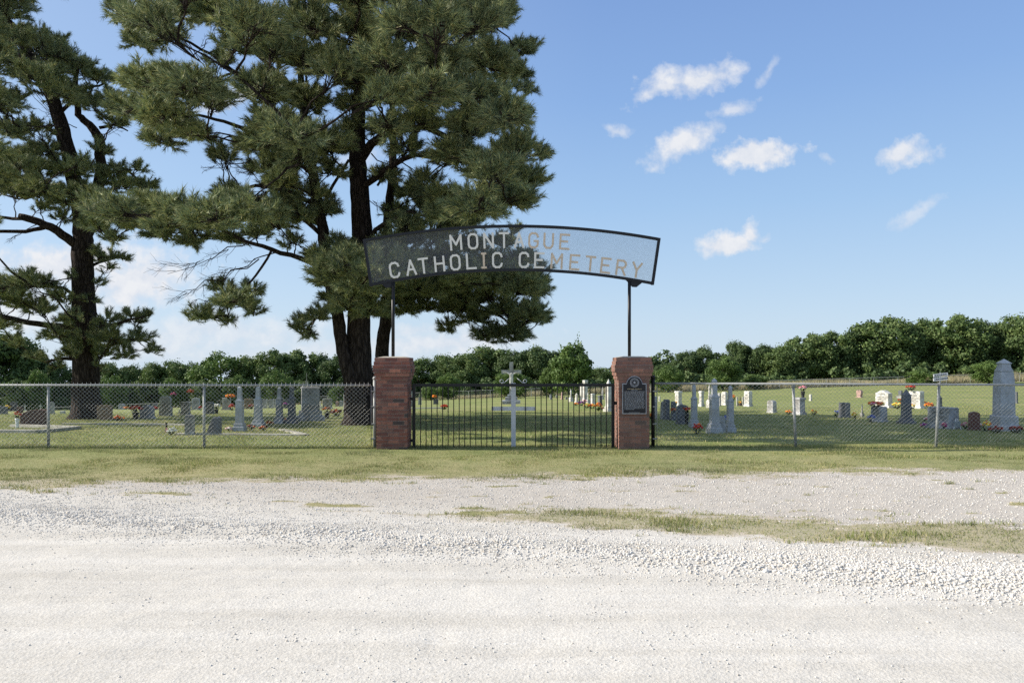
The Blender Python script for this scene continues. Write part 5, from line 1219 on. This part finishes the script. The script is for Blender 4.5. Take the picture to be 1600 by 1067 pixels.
for px, tp, bt, w, c, lb, Y, top_rest, vs in [
 (1056,626,634,7,'yellow','yellow flowers at the foot of the white block headstone',None,0,None),(1073,636,664,13,'red','red flowers on a dark stand by the open-arch headstone',None,0,('letter_black',.55)),(1052,636,646,7,'rust','rust flowers against the last dark slab of the trio',22,1,None),
 (1089.5,659,679,16,'red','red flowers on the grass between the blue-grey and white-banded obelisks',None,0,None),(1132,648,664,8,'blue','blue flowers between the two white-banded obelisks',None,0,None),
 (1146,615,627,6,'orange','orange upright flowers behind the right white-banded obelisk',None,0,None),(1157,625,634,8,'yellow','yellow flowers between the two white posts',None,0,None),(1127,624,630,5,'darkred','tiny dark flowers behind the white-banded obelisks',None,0,None),
 (1232,640,648,10,'orange','pale orange flowers left of the pale pedestal headstone',None,0,None),(1254.5,603,622,12,'pink','pink flowers in a dark vase on the pale pedestal headstone',-1,1,('letter_black',.5)),
 (1272,639,649,11,'yellow','yellow flowers alone right of the pale pedestal headstone',None,0,None),(1308,640,652,12,'blue','blue flowers left of the dark blue-grey slab',None,0,None),(1335,642,655,9,'yellow','yellow flowers between the dark blue-grey slab and slim statue',None,0,None),
 (1369,627,636,27,'mixed','red and yellow flowers along the top of the ribbed headstone',-2,1,None),(1361,646,660,12,'blue','blue flowers at the left foot of the ribbed headstone',None,0,None),
 (1402,628,639,15,'yellow','yellow flowers left of the dark square column',None,0,None),(1406,622,629,6,'red','small red flowers touching the dark square column',None,0,None),(1426,631,639,10,'yellow','yellow flowers right of the dark square column',None,0,None),
 (1424,601,610,15,'red','red flowers on the corner of the white granite headstone',-3,1,None),(1444,626,634,10,'darkred','dark flowers right of the white granite headstone',None,0,None),(1452.5,628,640,15,'orange','orange and red flowers behind the wide low headstone',None,0,None),
 (1446.5,651,659,8,'pink','pink flowers left of the wide low headstone, upper ones',None,0,None),(1445,660,668,11,'purple','purple flowers at the left foot of the wide low headstone',None,0,None),(1476.5,660,670,11,'magenta','magenta flowers before the wide low headstone',None,0,None),
 (1508,659,670,11,'pink','pink flowers left of the small reddish headstone',None,0,None),(1530,661,669,10,'palepink','pale flowers right of the small reddish headstone',None,0,None),(1541,655,674,14,'yellow','tall yellow flowers at the left foot of the tall obelisk',None,0,None),
 (1556,665,677,20,'wine','dark red flowers before the tall obelisk, left side',None,0,None),(1587,664,677,24,'wine','dark red flowers before the tall obelisk, right side',None,0,None)]:
    if Y == -1: Y = depth(1249, 648)
    elif Y == -2: Y = depth(1373.5, 659)
    elif Y == -3: Y = depth(1432, 638)
    flowers(px, tp, bt, w, c, lb, Y=Y, z0=float(W(px, bt, Y).z) if top_rest else None, vase=vs)
def easel(px, base):
    Y = depth(px, base); k = Y/F; root = empty('small_easel', ((px-800)*k, Y, gzf((px-800)*k, Y)), R(-10), 'little pale easel frame right of the wide low headstone', 'easel')
    for a, b in (((-.09, 0, 0), (-.02, .05, .28)), ((.09, 0, 0), (.02, .05, .28)), ((0, .16, 0), (0, .05, .28))):
        mb = MB(); mb.tube([a, b], .012, 6); mb.build('leg', MATS['white_plastic'], root)
    mb = MB(); mb.box(0, .005, .07, .15, .012, .15); mb.build('panel', MATS['grey_plastic'], root)
easel(1496, 671)
